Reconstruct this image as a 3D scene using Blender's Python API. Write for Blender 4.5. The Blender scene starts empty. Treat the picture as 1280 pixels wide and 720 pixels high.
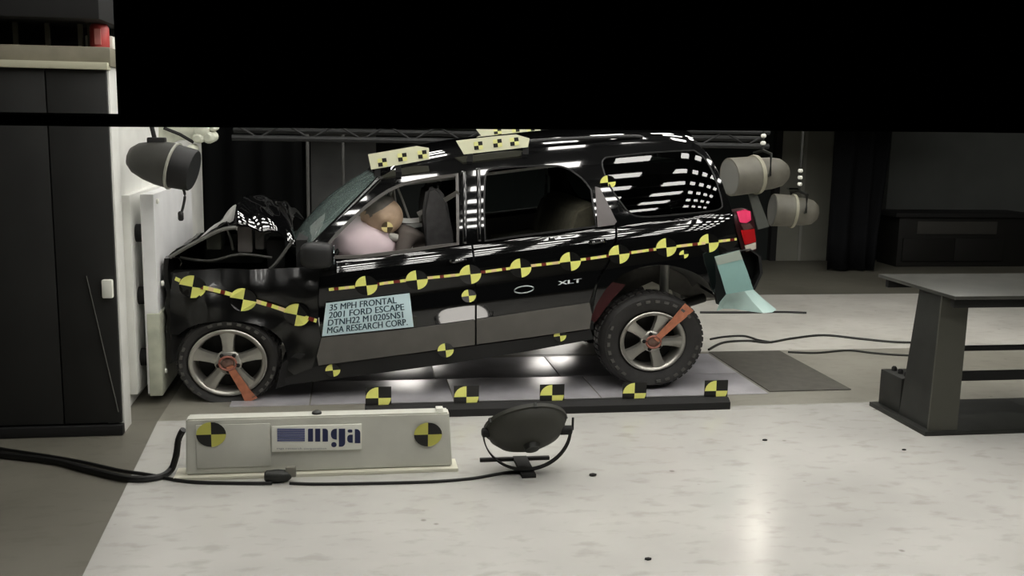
import bpy, bmesh, math, random
from mathutils import Vector, Matrix, noise
random.seed(7)
scene = bpy.context.scene
col = scene.collection

# ------------------------------------------------------------------ camera
F = 1250.0                                   # focal length in pixels of the 1280 x 720 frame
_dy = Vector((440-640, -(150-360), -F)).normalized()
_dx = Vector((8510-640, -(304.7-360), -F))
_dx = (_dx - _dy*_dx.dot(_dy)).normalized()
_dz = _dx.cross(_dy)
ROT = Matrix((_dx, _dy, _dz))                # world <- camera
CAM = Vector((0.0, -6.7935, 1.9042))
cd = bpy.data.cameras.new('camera'); cam = bpy.data.objects.new('camera', cd); col.objects.link(cam)
cd.sensor_width = 36.0; cd.lens = 36.0*F/1280.0; cd.clip_end = 100; cd.clip_start = 0.05
cam.matrix_world = Matrix.Translation(CAM) @ ROT.to_4x4()
scene.camera = cam

# ------------------------------------------------------------------ world, exposure
w = bpy.data.worlds.new('hall'); scene.world = w; w.use_nodes = True
w.node_tree.nodes['Background'].inputs[0].default_value = (0.010, 0.011, 0.011, 1)
w.node_tree.nodes['Background'].inputs[1].default_value = 0.6
vs = scene.view_settings
vs.view_transform = 'Standard'; vs.look = 'None'; vs.gamma = 1.0; vs.use_curve_mapping = False
vs.exposure = 0.0
LENS_POWER = 17.0                            # radiance of each lamp lens in the overhead bank

# ------------------------------------------------------------------ pixel <-> place
def _ray(px, py): return ROT @ Vector((px-640.0, -(py-360.0), -F))
def P(px, py, Y=0.0):
    r = _ray(px, py); return CAM + r*((Y-CAM.y)/r.y)
def G(px, py, z=0.0):
    r = _ray(px, py); return CAM + r*((z-CAM.z)/r.z)

# ------------------------------------------------------------------ materials
MATS = {}
def lin(c): return tuple((v/12.92 if v <= .04045 else ((v+.055)/1.055)**2.4) for v in c)
def mat(name, rgb, rough=.5, metal=0., coat=0., var=.0, scale=6., bump=0., emit=0., spec=.5, rgb2=None):
    if name in MATS: return MATS[name]
    m = bpy.data.materials.new(name); m.use_nodes = True
    nt = m.node_tree; b = nt.nodes['Principled BSDF']
    c = (*lin(rgb), 1)
    b.inputs['Base Color'].default_value = c
    b.inputs['Roughness'].default_value = rough; b.inputs['Metallic'].default_value = metal
    b.inputs['Specular IOR Level'].default_value = spec
    if coat: b.inputs['Coat Weight'].default_value = coat; b.inputs['Coat Roughness'].default_value = .02
    if emit:
        b.inputs['Emission Color'].default_value = c; b.inputs['Emission Strength'].default_value = emit
    if var or bump or rgb2:
        tc = nt.nodes.new('ShaderNodeTexCoord'); n = nt.nodes.new('ShaderNodeTexNoise')
        n.inputs['Scale'].default_value = scale; n.inputs['Detail'].default_value = 6
        nt.links.new(tc.outputs['Object'], n.inputs['Vector'])
        if var or rgb2:
            r = nt.nodes.new('ShaderNodeValToRGB')
            r.color_ramp.elements[0].position = .32; r.color_ramp.elements[1].position = .68
            d = rgb2 or tuple(v*(1-var) for v in rgb)
            r.color_ramp.elements[0].color = (*lin(d), 1); r.color_ramp.elements[1].color = c
            nt.links.new(n.outputs['Fac'], r.inputs['Fac']); nt.links.new(r.outputs['Color'], b.inputs['Base Color'])
        if bump:
            bp = nt.nodes.new('ShaderNodeBump'); bp.inputs['Strength'].default_value = bump; bp.inputs['Distance'].default_value = .02
            nt.links.new(n.outputs['Fac'], bp.inputs['Height']); nt.links.new(bp.outputs['Normal'], b.inputs['Normal'])
    MATS[name] = m; return m
def glassmat(name, tint, dust=0.0, dustcol=(.5,.6,.6)):
    if name in MATS: return MATS[name]
    m = bpy.data.materials.new(name); m.use_nodes = True; nt = m.node_tree; nt.nodes.clear()
    o = nt.nodes.new('ShaderNodeOutputMaterial'); t = nt.nodes.new('ShaderNodeBsdfTransparent')
    t.inputs[0].default_value = (*tint, 1)
    g = nt.nodes.new('ShaderNodeBsdfGlossy'); g.inputs['Roughness'].default_value = .02
    f = nt.nodes.new('ShaderNodeFresnel'); f.inputs[0].default_value = 1.55
    mx = nt.nodes.new('ShaderNodeMixShader')
    base = t
    if dust:
        df = nt.nodes.new('ShaderNodeBsdfDiffuse'); df.inputs[0].default_value = (*lin(dustcol), 1)
        m2 = nt.nodes.new('ShaderNodeMixShader'); m2.inputs[0].default_value = dust
        nt.links.new(t.outputs[0], m2.inputs[1]); nt.links.new(df.outputs[0], m2.inputs[2]); base = m2
    nt.links.new(f.outputs[0], mx.inputs[0]); nt.links.new(base.outputs[0], mx.inputs[1]); nt.links.new(g.outputs[0], mx.inputs[2])
    nt.links.new(mx.outputs[0], o.inputs[0]); MATS[name] = m; return m

def floor_mat(name, rgb, rgb2, rough, speck=True, scratch=(2.5, 9.)):
    m = bpy.data.materials.new(name); m.use_nodes = True; nt = m.node_tree; b = nt.nodes['Principled BSDF']
    tc = nt.nodes.new('ShaderNodeTexCoord')
    def nz(scale, det, sx=1, sy=1):
        mp = nt.nodes.new('ShaderNodeMapping'); mp.inputs['Scale'].default_value = (sx, sy, 1)
        n = nt.nodes.new('ShaderNodeTexNoise'); n.inputs['Scale'].default_value = scale; n.inputs['Detail'].default_value = det
        nt.links.new(tc.outputs['Object'], mp.inputs[0]); nt.links.new(mp.outputs[0], n.inputs['Vector']); return n
    n1 = nz(1.1, 8); r1 = nt.nodes.new('ShaderNodeValToRGB')
    r1.color_ramp.elements[0].position = .3; r1.color_ramp.elements[1].position = .65
    r1.color_ramp.elements[0].color = (*lin(rgb2), 1); r1.color_ramp.elements[1].color = (*lin(rgb), 1)
    nt.links.new(n1.outputs['Fac'], r1.inputs['Fac']); out = r1.outputs['Color']
    n2 = nz(8., 10, .8, 1.5); r2 = nt.nodes.new('ShaderNodeValToRGB')
    r2.color_ramp.elements[0].position = .30; r2.color_ramp.elements[1].position = .46
    r2.color_ramp.elements[0].color = (.82, .81, .79, 1); r2.color_ramp.elements[1].color = (1, 1, 1, 1)
    nt.links.new(n2.outputs['Fac'], r2.inputs['Fac'])
    mm = nt.nodes.new('ShaderNodeMix'); mm.data_type = 'RGBA'; mm.blend_type = 'MULTIPLY'; mm.inputs[0].default_value = .8
    nt.links.new(out, mm.inputs[6]); nt.links.new(r2.outputs['Color'], mm.inputs[7]); out = mm.outputs[2]
    if speck:
        v = nt.nodes.new('ShaderNodeTexVoronoi'); v.inputs['Scale'].default_value = 3.2
        nt.links.new(tc.outputs['Object'], v.inputs['Vector'])
        r3 = nt.nodes.new('ShaderNodeValToRGB'); r3.color_ramp.elements[0].position = .03; r3.color_ramp.elements[1].position = .06
        r3.color_ramp.elements[0].color = (.45, .43, .40, 1); r3.color_ramp.elements[1].color = (1, 1, 1, 1)
        nt.links.new(v.outputs['Distance'], r3.inputs['Fac'])
        m3 = nt.nodes.new('ShaderNodeMix'); m3.data_type = 'RGBA'; m3.blend_type = 'MULTIPLY'; m3.inputs[0].default_value = .7
        nt.links.new(out, m3.inputs[6]); nt.links.new(r3.outputs['Color'], m3.inputs[7]); out = m3.outputs[2]
    nt.links.new(out, b.inputs['Base Color'])
    b.inputs['Roughness'].default_value = rough; b.inputs['Specular IOR Level'].default_value = .5
    bp = nt.nodes.new('ShaderNodeBump'); bp.inputs['Strength'].default_value = .03; bp.inputs['Distance'].default_value = .01
    nt.links.new(n2.outputs['Fac'], bp.inputs['Height']); nt.links.new(bp.outputs['Normal'], b.inputs['Normal'])
    MATS[name] = m; return m

M_PAINT = mat('black_paint', (.035,.036,.038), .06, coat=1.0)
M_PAINTD = mat('black_paint_dusty', (.05,.05,.05), .28, coat=.25, var=.4, scale=9)
M_TRIM = mat('black_trim', (.07,.07,.07), .55)
M_CLAD = mat('grey_cladding', (.36,.35,.33), .75, var=.12, scale=4)
M_RUB = mat('tyre_rubber', (.17,.165,.16), .62, var=.25, scale=14, bump=.1)
M_ALLOY = mat('wheel_alloy', (.70,.69,.66), .3, .75, var=.1, scale=10)
M_DARK = mat('dark_matt', (.06,.058,.055), .8)
M_BLK = mat('dull_black', (.035,.035,.033), .75)
M_CLOTHB = mat('black_drape', (.022,.025,.025), .95, spec=.1)
M_VAL = mat('black_valance', (.012,.012,.012), .98, spec=.0)
M_YEL = mat('target_yellow', (.93,.93,.50), .45)
M_TBLK = mat('target_black', (.05,.045,.035), .5); M_SBLK = mat('sticker_black', (.02,.02,.018), .25)
M_RED = mat('tape_red', (.55,.08,.05), .5)
M_PALE = mat('tape_pale', (.93,.83,.62), .5)
M_ORG = mat('orange_tape', (.74,.46,.34), .6, var=.2, scale=20)
M_WHT = mat('white_paint', (.90,.90,.88), .45, var=.07, scale=3)
M_WHT2 = mat('white_board', (.90,.90,.86), .5)
M_STEEL = mat('dark_steel', (.19,.195,.18), .5, .3, var=.25, scale=5)
M_CHR = mat('chrome', (.8,.82,.84), .12, 1.)
M_GREY = mat('mid_grey', (.42,.42,.40), .5, var=.15)
M_CABLE = mat('cable_black', (.06,.06,.055), .5)

# ------------------------------------------------------------------ mesh helpers
WL = {}                                       # world location of every parent
def _link(o, parent, loc):
    col.objects.link(o)
    if parent is not None:
        o.parent = parent; o.location = Vector(loc) - WL[parent]
    else: o.location = loc
    WL[o] = Vector(loc); return o
def tag(o, label=None, cat=None, group=None, kind=None):
    if label: o['label'] = label
    if cat: o['category'] = cat
    if group: o['group'] = group
    if kind: o['kind'] = kind
    return o
def empty(name, loc, label, cat, group=None):
    o = bpy.data.objects.new(name, None); o.empty_display_size = .1
    _link(o, None, loc); return tag(o, label, cat, group)
def obj(name, bm, mats, parent=None, smooth=40, loc=None, recalc=True):
    if recalc: bmesh.ops.recalc_face_normals(bm, faces=bm.faces)
    if loc is None:
        vs_ = [v.co for v in bm.verts]
        lo = Vector((min(v.x for v in vs_), min(v.y for v in vs_), min(v.z for v in vs_)))
        hi = Vector((max(v.x for v in vs_), max(v.y for v in vs_), max(v.z for v in vs_)))
        loc = (lo+hi)/2; loc.z = lo.z
    loc = Vector(loc)
    bmesh.ops.translate(bm, vec=-loc, verts=bm.verts)
    me = bpy.data.meshes.new(name); bm.to_mesh(me); bm.free()
    for m in (mats if isinstance(mats, (list, tuple)) else [mats]): me.materials.append(m)
    if smooth:
        for p in me.polygons: p.use_smooth = True
        me.set_sharp_from_angle(angle=math.radians(smooth))
    return _link(bpy.data.objects.new(name, me), parent, loc)
def copy_of(o, loc, parent=None):
    c = o.copy(); c.parent = None
    for k in ('label','category','group'):
        pass
    return _link(c, parent, loc)
def B(): return bmesh.new()
def box(bm, lo, hi, bev=0., mi=0):
    lo = Vector(lo); hi = Vector(hi)
    r = bmesh.ops.create_cube(bm, size=1)
    vv = r['verts']
    for v in vv: v.co = Vector(((lo.x+hi.x)/2+v.co.x*(hi.x-lo.x), (lo.y+hi.y)/2+v.co.y*(hi.y-lo.y), (lo.z+hi.z)/2+v.co.z*(hi.z-lo.z)))
    fs = list({f for v in vv for f in v.link_faces})
    for f in fs: f.material_index = mi
    if bev:
        es = list({e for v in vv for e in v.link_edges})
        bmesh.ops.bevel(bm, geom=es, offset=bev, segments=2, affect='EDGES', profile=.6)
    return bm
def bx(name, lo, hi, m, parent=None, bev=0.):
    return obj(name, box(B(), lo, hi, bev), m, parent)
def crom(pts, n=6, closed=False):
    pts = [Vector(p) for p in pts]; out = []
    N = len(pts)
    rng = range(N if closed else N-1)
    for i in rng:
        if closed: p0,p1,p2,p3 = pts[(i-1)%N],pts[i],pts[(i+1)%N],pts[(i+2)%N]
        else: p0,p1,p2,p3 = pts[max(i-1,0)],pts[i],pts[i+1],pts[min(i+2,N-1)]
        for k in range(n):
            t = k/n
            out.append(.5*((2*p1)+(-p0+p2)*t+(2*p0-5*p1+4*p2-p3)*t*t+(-p0+3*p1-3*p2+p3)*t**3))
    if not closed: out.append(pts[-1])
    return out
def tube(bm, pts, r, seg=8, mi=0, closed=False):
    pts = [Vector(p) for p in pts]; N = len(pts); rings = []
    up = Vector((0,0,1))
    for i, p in enumerate(pts):
        a = pts[(i-1)%N] if (closed or i) else p; b_ = pts[(i+1)%N] if (closed or i < N-1) else p
        t = (b_-a).normalized() if (b_-a).length > 1e-9 else Vector((1,0,0))
        u = t.cross(up)
        if u.length < 1e-3: u = t.cross(Vector((1,0,0)))
        u.normalize(); v = u.cross(t)
        rr = r[i] if isinstance(r, (list,tuple)) else r
        rings.append([bm.verts.new(p + u*math.cos(2*math.pi*k/seg)*rr + v*math.sin(2*math.pi*k/seg)*rr) for k in range(seg)])
    for i in range(N if closed else N-1):
        A = rings[i]; Bn = rings[(i+1)%N]
        for k in range(seg):
            f = bm.faces.new((A[k], A[(k+1)%seg], Bn[(k+1)%seg], Bn[k])); f.material_index = mi
    if not closed:
        bm.faces.new(rings[0]).material_index = mi; bm.faces.new(rings[-1][::-1]).material_index = mi
    return bm
def lathe(bm, prof, c, axis, seg=28, sx=1., mi=0, capstart=True, capend=True):
    """prof: (radius, distance along axis) from point c; sx widens world x."""
    c = Vector(c); a = Vector(axis).normalized()
    u = a.cross(Vector((0,0,1)))
    if u.length < 1e-3: u = Vector((1,0,0))
    u.normalize(); v = u.cross(a); rings = []
    for r, d in prof:
        ring = []
        for k in range(seg):
            o = (u*math.cos(2*math.pi*k/seg)+v*math.sin(2*math.pi*k/seg))*r + a*d
            o.x *= sx; ring.append(bm.verts.new(c+o))
        rings.append(ring)
    for i in range(len(rings)-1):
        for k in range(seg):
            f = bm.faces.new((rings[i][k], rings[i][(k+1)%seg], rings[i+1][(k+1)%seg], rings[i+1][k])); f.material_index = mi
    if capstart and prof[0][0] > 1e-4: bm.faces.new(rings[0]).material_index = mi
    if capend and prof[-1][0] > 1e-4: bm.faces.new(rings[-1][::-1]).material_index = mi
    return bm
def grid(bm, rows, mi=0, closed=False):
    vv = [[bm.verts.new(p) for p in r] for r in rows]
    for i in range(len(vv)-1):
        n = len(vv[i])
        for k in range(n if closed else n-1):
            bm.faces.new((vv[i][k], vv[i][(k+1)%n], vv[i+1][(k+1)%n], vv[i+1][k])).material_index = mi
    return bm
def thicken(bm, d, vec=None):
    """give an open sheet real thickness along its normals (or along vec)"""
    bmesh.ops.recalc_face_normals(bm, faces=bm.faces)
    if vec is None:
        bmesh.ops.solidify(bm, geom=bm.faces[:], thickness=d)
    else:
        r = bmesh.ops.extrude_face_region(bm, geom=bm.faces[:])
        bmesh.ops.translate(bm, vec=Vector(vec)*d, verts=[e for e in r['geom'] if isinstance(e, bmesh.types.BMVert)])
    return bm
def prism(bm, pts, vec, mi=0):
    vec = Vector(vec); a = [bm.verts.new(p) for p in pts]; b = [bm.verts.new(Vector(p)+vec) for p in pts]
    n = len(a); bm.faces.new(a).material_index = mi; bm.faces.new(b[::-1]).material_index = mi
    for i in range(n): bm.faces.new((a[i], b[i], b[(i+1)%n], a[(i+1)%n])).material_index = mi
    return bm
def text_shape(s, size=1., bold=0., heavy=0.):
    c = bpy.data.curves.new('t', 'FONT'); c.body = s; c.size = size; c.align_x = 'LEFT'; c.offset = bold; c.resolution_u = 3
    o = bpy.data.objects.new('t', c); col.objects.link(o)
    dg = bpy.context.evaluated_depsgraph_get(); me = bpy.data.meshes.new_from_object(o.evaluated_get(dg))
    bm = B(); bm.from_mesh(me); bpy.data.objects.remove(o); bpy.data.curves.remove(c); bpy.data.meshes.remove(me)
    bmesh.ops.remove_doubles(bm, verts=bm.verts, dist=1e-5)
    if heavy:
        r = bmesh.ops.duplicate(bm, geom=bm.verts[:]+bm.edges[:]+bm.faces[:])
        bmesh.ops.translate(bm, vec=(heavy,0,0), verts=[e for e in r['geom'] if isinstance(e, bmesh.types.BMVert)])
    return bm

# ================================================================== SETTING
fl_light = floor_mat('pale_concrete', (.75,.745,.725), (.69,.685,.665), .2)
fl_dark = floor_mat('dark_concrete', (.42,.41,.37), (.36,.35,.31), .55, False)
fl_back = floor_mat('grey_concrete', (.80,.79,.76), (.70,.69,.66), .45)
def struct(o, label=None): return tag(o, label, None, None, 'structure')
bb = B(); prism(bb, [(-9,-9,-.2),(11,-9,-.2),(11,8.5,-.2),(-9,8.5,-.2)], (0,0,.197)); struct(obj('floor', bb, fl_dark, smooth=0), 'dark grey concrete floor of the test hall')
Lf, Lb = G(105,716), G(197,527)
ext = Lf + (Lf-Lb)*1.4
bb = B(); prism(bb, [(ext.x,ext.y,-.003),(11,ext.y,-.003),(11,-.42,-.003),(Lb.x,-.42,-.003)], (0,0,.004)); struct(obj('floor_apron', bb, fl_light, smooth=0), 'pale concrete apron in front of the car')
bb = B(); prism(bb, [(Lb.x+.04,1.22,-.003),(11,1.22,-.003),(11,4.0,-.003),(Lb.x+.04,4.0,-.003)], (0,0,.004))
struct(obj('floor_far_strip', bb, fl_back, smooth=0), 'grey concrete floor strip behind the runway')
bb = B(); prism(bb, [(Lb.x,-.42,-.003),(11,-.42,-.003),(11,1.22,-.003),(Lb.x,1.22,-.003)], (0,0,.003))
struct(obj('floor_runway_bed', bb, floor_mat('runway_concrete', (.56,.55,.51), (.48,.47,.43), .5), smooth=0), 'grey concrete runway bed under the car')
M_WALLG = mat('dark_green_wall', (.085,.11,.105), .8, var=.2, scale=2)
M_WALL = mat('grey_wall', (.33,.34,.33), .8, var=.08, scale=2)
struct(bx('wall_back', (-9,6.95,-.1), (11,7.15,6.4), M_WALLG), 'dark green back wall of the hall')
struct(bx('wall_left', (-9.2,-9,-.1), (-9,7.15,6.4), M_WALL))
struct(bx('wall_right', (11,-9,-.1), (11.2,7.15,6.4), M_WALL))
struct(bx('ceiling', (-9.2,-9,6.4), (11.2,7.15,6.6), M_DARK))
# grey wall stretch and door at the far right
a = P(1108,200,6.9)
struct(bx('wall_back_grey', (a.x,6.80,0), (11,6.95,6.4), M_WALL), 'plain grey wall stretch behind the far cabinet')
d0, d1 = P(972,250,6.9), P(1036,250,6.9)
dr = struct(bx('door_1', (d0.x,6.86,0), (d1.x,6.95,2.75), mat('door_grey', (.48,.48,.44), .6, var=.06, scale=3)), 'pale grey door in the back wall')
bx('door_frame', (d0.x-.09,6.84,0), (d0.x,6.95,2.8), M_DARK, dr); bx('door_frame', (d1.x,6.84,0), (d1.x+.09,6.95,2.8), M_DARK, dr)
bb = B(); tube(bb, [(d0.x+.12,6.86,1.05),(d0.x+.12,6.80,1.05),(d0.x+.26,6.80,1.05)], .014); obj('door_handle', bb, M_CHR, dr)
struct(bx('trim_1', (d0.x+.34,6.845,0), (d0.x+.38,6.86,2.75), mat('pale_strip', (.55,.55,.52), .6), None), 'pale vertical strip on the grey door')

# ------------------------------------------------------------------ overhead light bank and its black valance
BZ = 3.95
LB = empty('light_bank', (2.2,-1.9,BZ+.05), 'overhead lamp bank with rows of white lenses above the car', 'light bank')
bb = B()
for y in [-4.75+.62*i for i in range(14)]: box(bb, (-1.3,y-.03,BZ+.02), (6.2,y+.03,BZ+.08))
for x in (-1.2, 1.2, 3.6, 6.1): box(bb, (x-.04,-4.8,BZ+.08), (x+.04,3.5,BZ+.14))
obj('frame', bb, M_BLK, LB, smooth=0)
for x in (-1.2, 1.2, 3.6, 6.1):
    for y in (-4.7, 3.4):
        bb = B(); tube(bb, [(x,y,BZ+.12),(x,y,6.4)], .02); obj('hanger', bb, M_BLK, LB)
M_LENS = mat('lamp_lens', (1,.99,.965), .4, emit=LENS_POWER)
bb = B(); box(bb, (-.18,-.08,-.02), (.18,.08,.02), .006)
first = None
for j in range(13):
    for i in range(11):
        p = (-1.1+.72*i, -4.6+.62*j, BZ)
        if first is None: first = obj('lamp_lens', bb, M_LENS, LB, loc=(0,0,0)); first.location = Vector(p)-WL[LB]
        else: copy_of(first, p, LB)
# valance: black cloth skirt in front of the bank, with a pipe in its hem
zb0, zb1 = P(148,153.5,-5.0), P(1180,164.5,-5.0)
VL = empty('front_valance', (1.5,-5.0,zb0.z), 'black cloth valance hanging across the top of the view', 'valance')
bb = B(); n = 160; rows = []
for zi in range(2):
    r = []
    for k in range(n+1):
        x = zb0.x + (3.0-zb0.x)*k/n
        zl = zb0.z + (zb1.z-zb0.z)*(x-zb0.x)/(zb1.x-zb0.x)
        r.append(Vector((x, -5.0+.012*math.sin(k*.9), zl if zi == 0 else 5.0)))
    rows.append(r)
grid(bb, rows); thicken(bb, .012, (0,1,0)); obj('cloth', bb, M_VAL, VL)
bb = B(); tube(bb, [(-1.6,-4.98,zb0.z-.002),(zb0.x,-4.98,zb0.z+.004),(zb1.x,-4.98,zb1.z+.01),(3.0,-4.98,zb1.z+.02)], .011); obj('hem_pipe', bb, M_VAL, VL)
bb = B(); rows = []  # unseen rear cloth, added to cut bank light off the back wall
for z in (2.1, 5.0): rows.append([Vector((-1.4+8.6*k/120, 4.2+.02*math.sin(k*.8), z)) for k in range(121)])
grid(bb, rows); thicken(bb, .012, (0,1,0))
tag(obj('rear_light_block', bb, M_VAL), 'unseen black cloth added above the far side to block lamp light', 'valance')

# ------------------------------------------------------------------ crash barrier
BF = -1.465                                    # x of the white barrier face
zt = P(120,83,-.62).z
BR = empty('crash_barrier', (-2.6,1.2,0), 'massive crash barrier block with white face and dark steel side', 'barrier')
bb = B(); box(bb, (-5.2,-.60,0), (BF-.02,3.6,zt-.002)); obj('block', bb, M_DARK, BR, smooth=0)
bb = B(); box(bb, (BF-.04,-.50,.0), (BF,3.5,zt), .004); obj('face_plate', bb, M_WHT, BR)
bb = B(); box(bb, (BF-.01,-.632,.0), (-1.378,-.45,zt), .003); obj('face_pilaster', bb, M_WHT, BR)
m = mat('barrier_steel', (.17,.17,.165), .55, .2, var=.2, scale=3)
edges = [-5.2,-4.2,-3.3,-2.45,-1.72,-1.386]
for i in range(5):
    bx('side_panel', (edges[i]+.006,-.66,.07), (edges[i+1]-.002,-.60,zt), m, BR, .004)
bx('base_rail', (-5.2,-.69,0), (-1.38,-.6,.06), M_BLK, BR, .005)
bb = B(); tube(bb, [P(108,345,-.67),P(148,515,-.67)], .004,5); obj('cable_stay', bb, mat('grey_wire',(.33,.33,.31),.5), BR)
b0 = P(148,70,-.3)
bb = B(); z1 = P(120,80,-.62).z; z0_ = P(120,59,-.62).z
box(bb, (-5.2,-.66,zt), (-1.36,-.1,z0_), .01); obj('top_beam', bb, mat('beige_beam',(.52,.50,.43),.6,var=.15), BR)
bx('top_lip', (-5.2,-.70,zt-.02), (-1.37,-.62,zt+.02), mat('pale_lip',(.72,.71,.62),.6), BR, .004)
# red cylinder standing on the beam
rc = P(125,56,-.35)
RC = empty('red_cylinder', (rc.x,-.35,z0_), 'small red cylinder standing on the beige beam above barrier', 'cylinder')
bb = B(); lathe(bb, [(.05,0),(.055,.02),(.055,.13),(.045,.15),(.03,.16)], (rc.x,-.35,z0_), (0,0,1), 20); obj('body', bb, mat('faded_red',(.72,.28,.27),.4), RC)
bb = B(); box(bb, (rc.x-.015,-.412,z0_+.03),(rc.x+.02,-.395,z0_+.12)); obj('label_patch', bb, mat('pale_red',(.8,.5,.48),.5), RC)
bb = B(); lathe(bb, [(.02,.155),(.02,.17),(.03,.172),(.03,.185)], (rc.x,-.35,z0_), (0,0,1), 14); obj('valve', bb, M_DARK, RC)
WB = bx('white_box', (rc.x-.10,-.285,z0_), (BF+.04,-.15,z0_+.09), M_WHT2, None, .01); tag(WB, 'low white box behind the red cylinder on beam', 'box')
zs_ = P(120,25,-.62).z
bx('upper_shelf', (-5.2,-.68,zs_), (BF+.06,1.5,zs_+.5), M_BLK, BR, .01)
bx('shelf_back', (-5.2,-.05,z0_), (BF+.04,.0,zs_), M_DARK, BR)
for px in (101,113,60,20): 
    q = P(px,45,-.3); bx('shelf_post', (q.x-.012,-.32,z0_), (q.x+.012,-.29,zs_), mat('post_grey',(.42,.41,.36),.5), BR)
# load cell wall
LC = empty('load_cell_wall', (-1.33,.75,.09), 'white load cell plate bolted in front of the barrier', 'load cell wall')
zc0, zc1 = .07, 1.405
bx('back_plate', (BF,-.06,zc0+.01), (BF+.05,1.55,zc1-.005), M_WHT, LC, .006)
bx('front_plate', (-1.36,-.02,zc0), (-1.275,1.55,zc1), mat('plate_white',(.90,.90,.90),.42,var=.08,scale=2.5), LC, .008)
bx('lower_pad', (-1.345,-.035,zc0-.01), (-1.262,1.5,.62), mat('plate_white_worn',(.74,.75,.68),.5,var=.15,scale=8), LC, .008)
for z in (.3,.72,1.14):
    for y in (.1,.75,1.4):
        bb = B(); lathe(bb, [(.06,0),(.06,.06)], (BF+.048,y,z), (1,0,0), 16); obj('load_cell', bb, M_BLK, LC)
for (px, py) in ((207,465),(207,252),(205,355)):
    q = P(px,py,.05); bb = B(); lathe(bb, [(.018,0),(.018,.012),(.008,.018)], (-1.277 if py < 300 else -1.264,.08,q.z), (1,0,0), 10); obj('bolt', bb, M_WHT2, LC)
bb = B(); box(bb, (-1.46,-.70,.84),(-1.40,-.655,.95),.01); obj('hinge_block', bb, M_WHT2, BR)

# ------------------------------------------------------------------ runway plates, rail with targets, mat
M_PLATE = mat('runway_plate', (.78,.77,.79), .35, .3, var=.18, scale=3)
RW = struct(bx('floor_runway_plate', (-.82,-.14,0), (-.3,.46,.006), M_PLATE), 'bare metal runway plates on the floor under the car')
for x0, x1, y0, y1 in ((-.29,.68,-.14,.46),(.69,1.72,-.14,.46),(1.73,2.97,-.14,.46),(-.3,.60,.47,1.12),(.61,1.55,.47,1.12),(1.56,2.45,.47,1.12),(2.46,2.97,.47,1.12)):
    bx('plate', (x0,y0,0), (x1,y1,.006), M_PLATE, RW, .002)
MT = bx('rubber_mat', (3.0,-.09,0), (3.64,1.19,.008), mat('mat_grey',(.33,.32,.29),.7,var=.15,scale=12), None, .003)
tag(MT, 'dark grey rectangular mat on the floor behind the rear wheel', 'mat')
RL = empty('target_rail', (1.3,-.42,0), 'long low black rail on the floor carrying square targets', 'rail')
prof = [(-.50,0),(-.36,0),(-.36,.045),(-.40,.075),(-.46,.075),(-.50,.05)]
bb = B(); prism(bb, [(.07,y,z) for y,z in prof], (2.47,0,0)); obj('rail_bar', bb, M_DARK, RL, smooth=30)
def quad_target(name, c, u, v, n, parent, square=True, half=.075, black=True, ylw=M_YEL, lab=None):
    """c centre, u right, v up, n towards the viewer; yellow quarters upper left and lower right"""
    c, u, v, n = Vector(c), Vector(u), Vector(v), Vector(n); bm = B()
    def fan(a0, mi):
        pts = [c+n*.003]+[c+n*.003+(u*math.cos(math.radians(a0+k*15))+v*math.sin(math.radians(a0+k*15)))*half for k in range(7)]
        vv = [bm.verts.new(p) for p in pts]; bm.faces.new(vv).material_index = mi
    if square:
        h = half*1.02
        prism(bm, [c-u*h-v*h-n*.004, c+u*h-v*h-n*.004, c+u*h+v*h-n*.004, c-u*h+v*h-n*.004], n*.006, 1)
    fan(90,0); fan(270,0); fan(0,1); fan(180,1)
    return obj(name, bm, [ylw, M_TBLK], parent, smooth=0, recalc=square and False)
for px, py in ((473,497.5),(583,496),(690,494),(793,491.5),(895,488.5)):
    q = P(px,py,-.43)
    t = quad_target('target', (q.x,-.43,q.z), (1.12,0,0), (0,0,1), (0,-1,0), RL, True, .073)
    bb = B(); box(bb, (q.x-.05,-.425,.06),(q.x+.05,-.415,q.z)); obj('target_bracket', bb, M_BLK, RL)

# ================================================================== THE CAR
K = 1.125                                     # the picture is stretched sideways by this much
CARW = 1.80
def belt_z(x):
    a, b = BELT; return a.z + (b.z-a.z)*(x-a.x)/(b.x-a.x)
BELT = (P(430,327,.05), P(915,268,.05))
def side_y(x, z):
    w_ = z - belt_z(x)
    if w_ >= 0: y = .05 + .25*w_ + .30*w_*w_
    elif w_ > -.15: y = .05*(1+w_/.15)**2
    else: y = .0
    if w_ < -.58: y += .2*(w_+.58)**2
    y -= .014/(1+math.exp((w_+.34)/.018))
    if x > 2.35: y += .55*(x-2.35)**2
    return y
def S(px, py, off=0.):
    y = 0.
    for _ in range(5):
        q = P(px, py, y); y = side_y(q.x, q.z) + off
    return P(px, py, y)
def far(p): return Vector((p.x, CARW-p.y, p.z))

CAR = empty('crashed_car', (.9,.9,0), 'black SUV crumpled against the barrier with its tail lifted', 'car')

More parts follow.
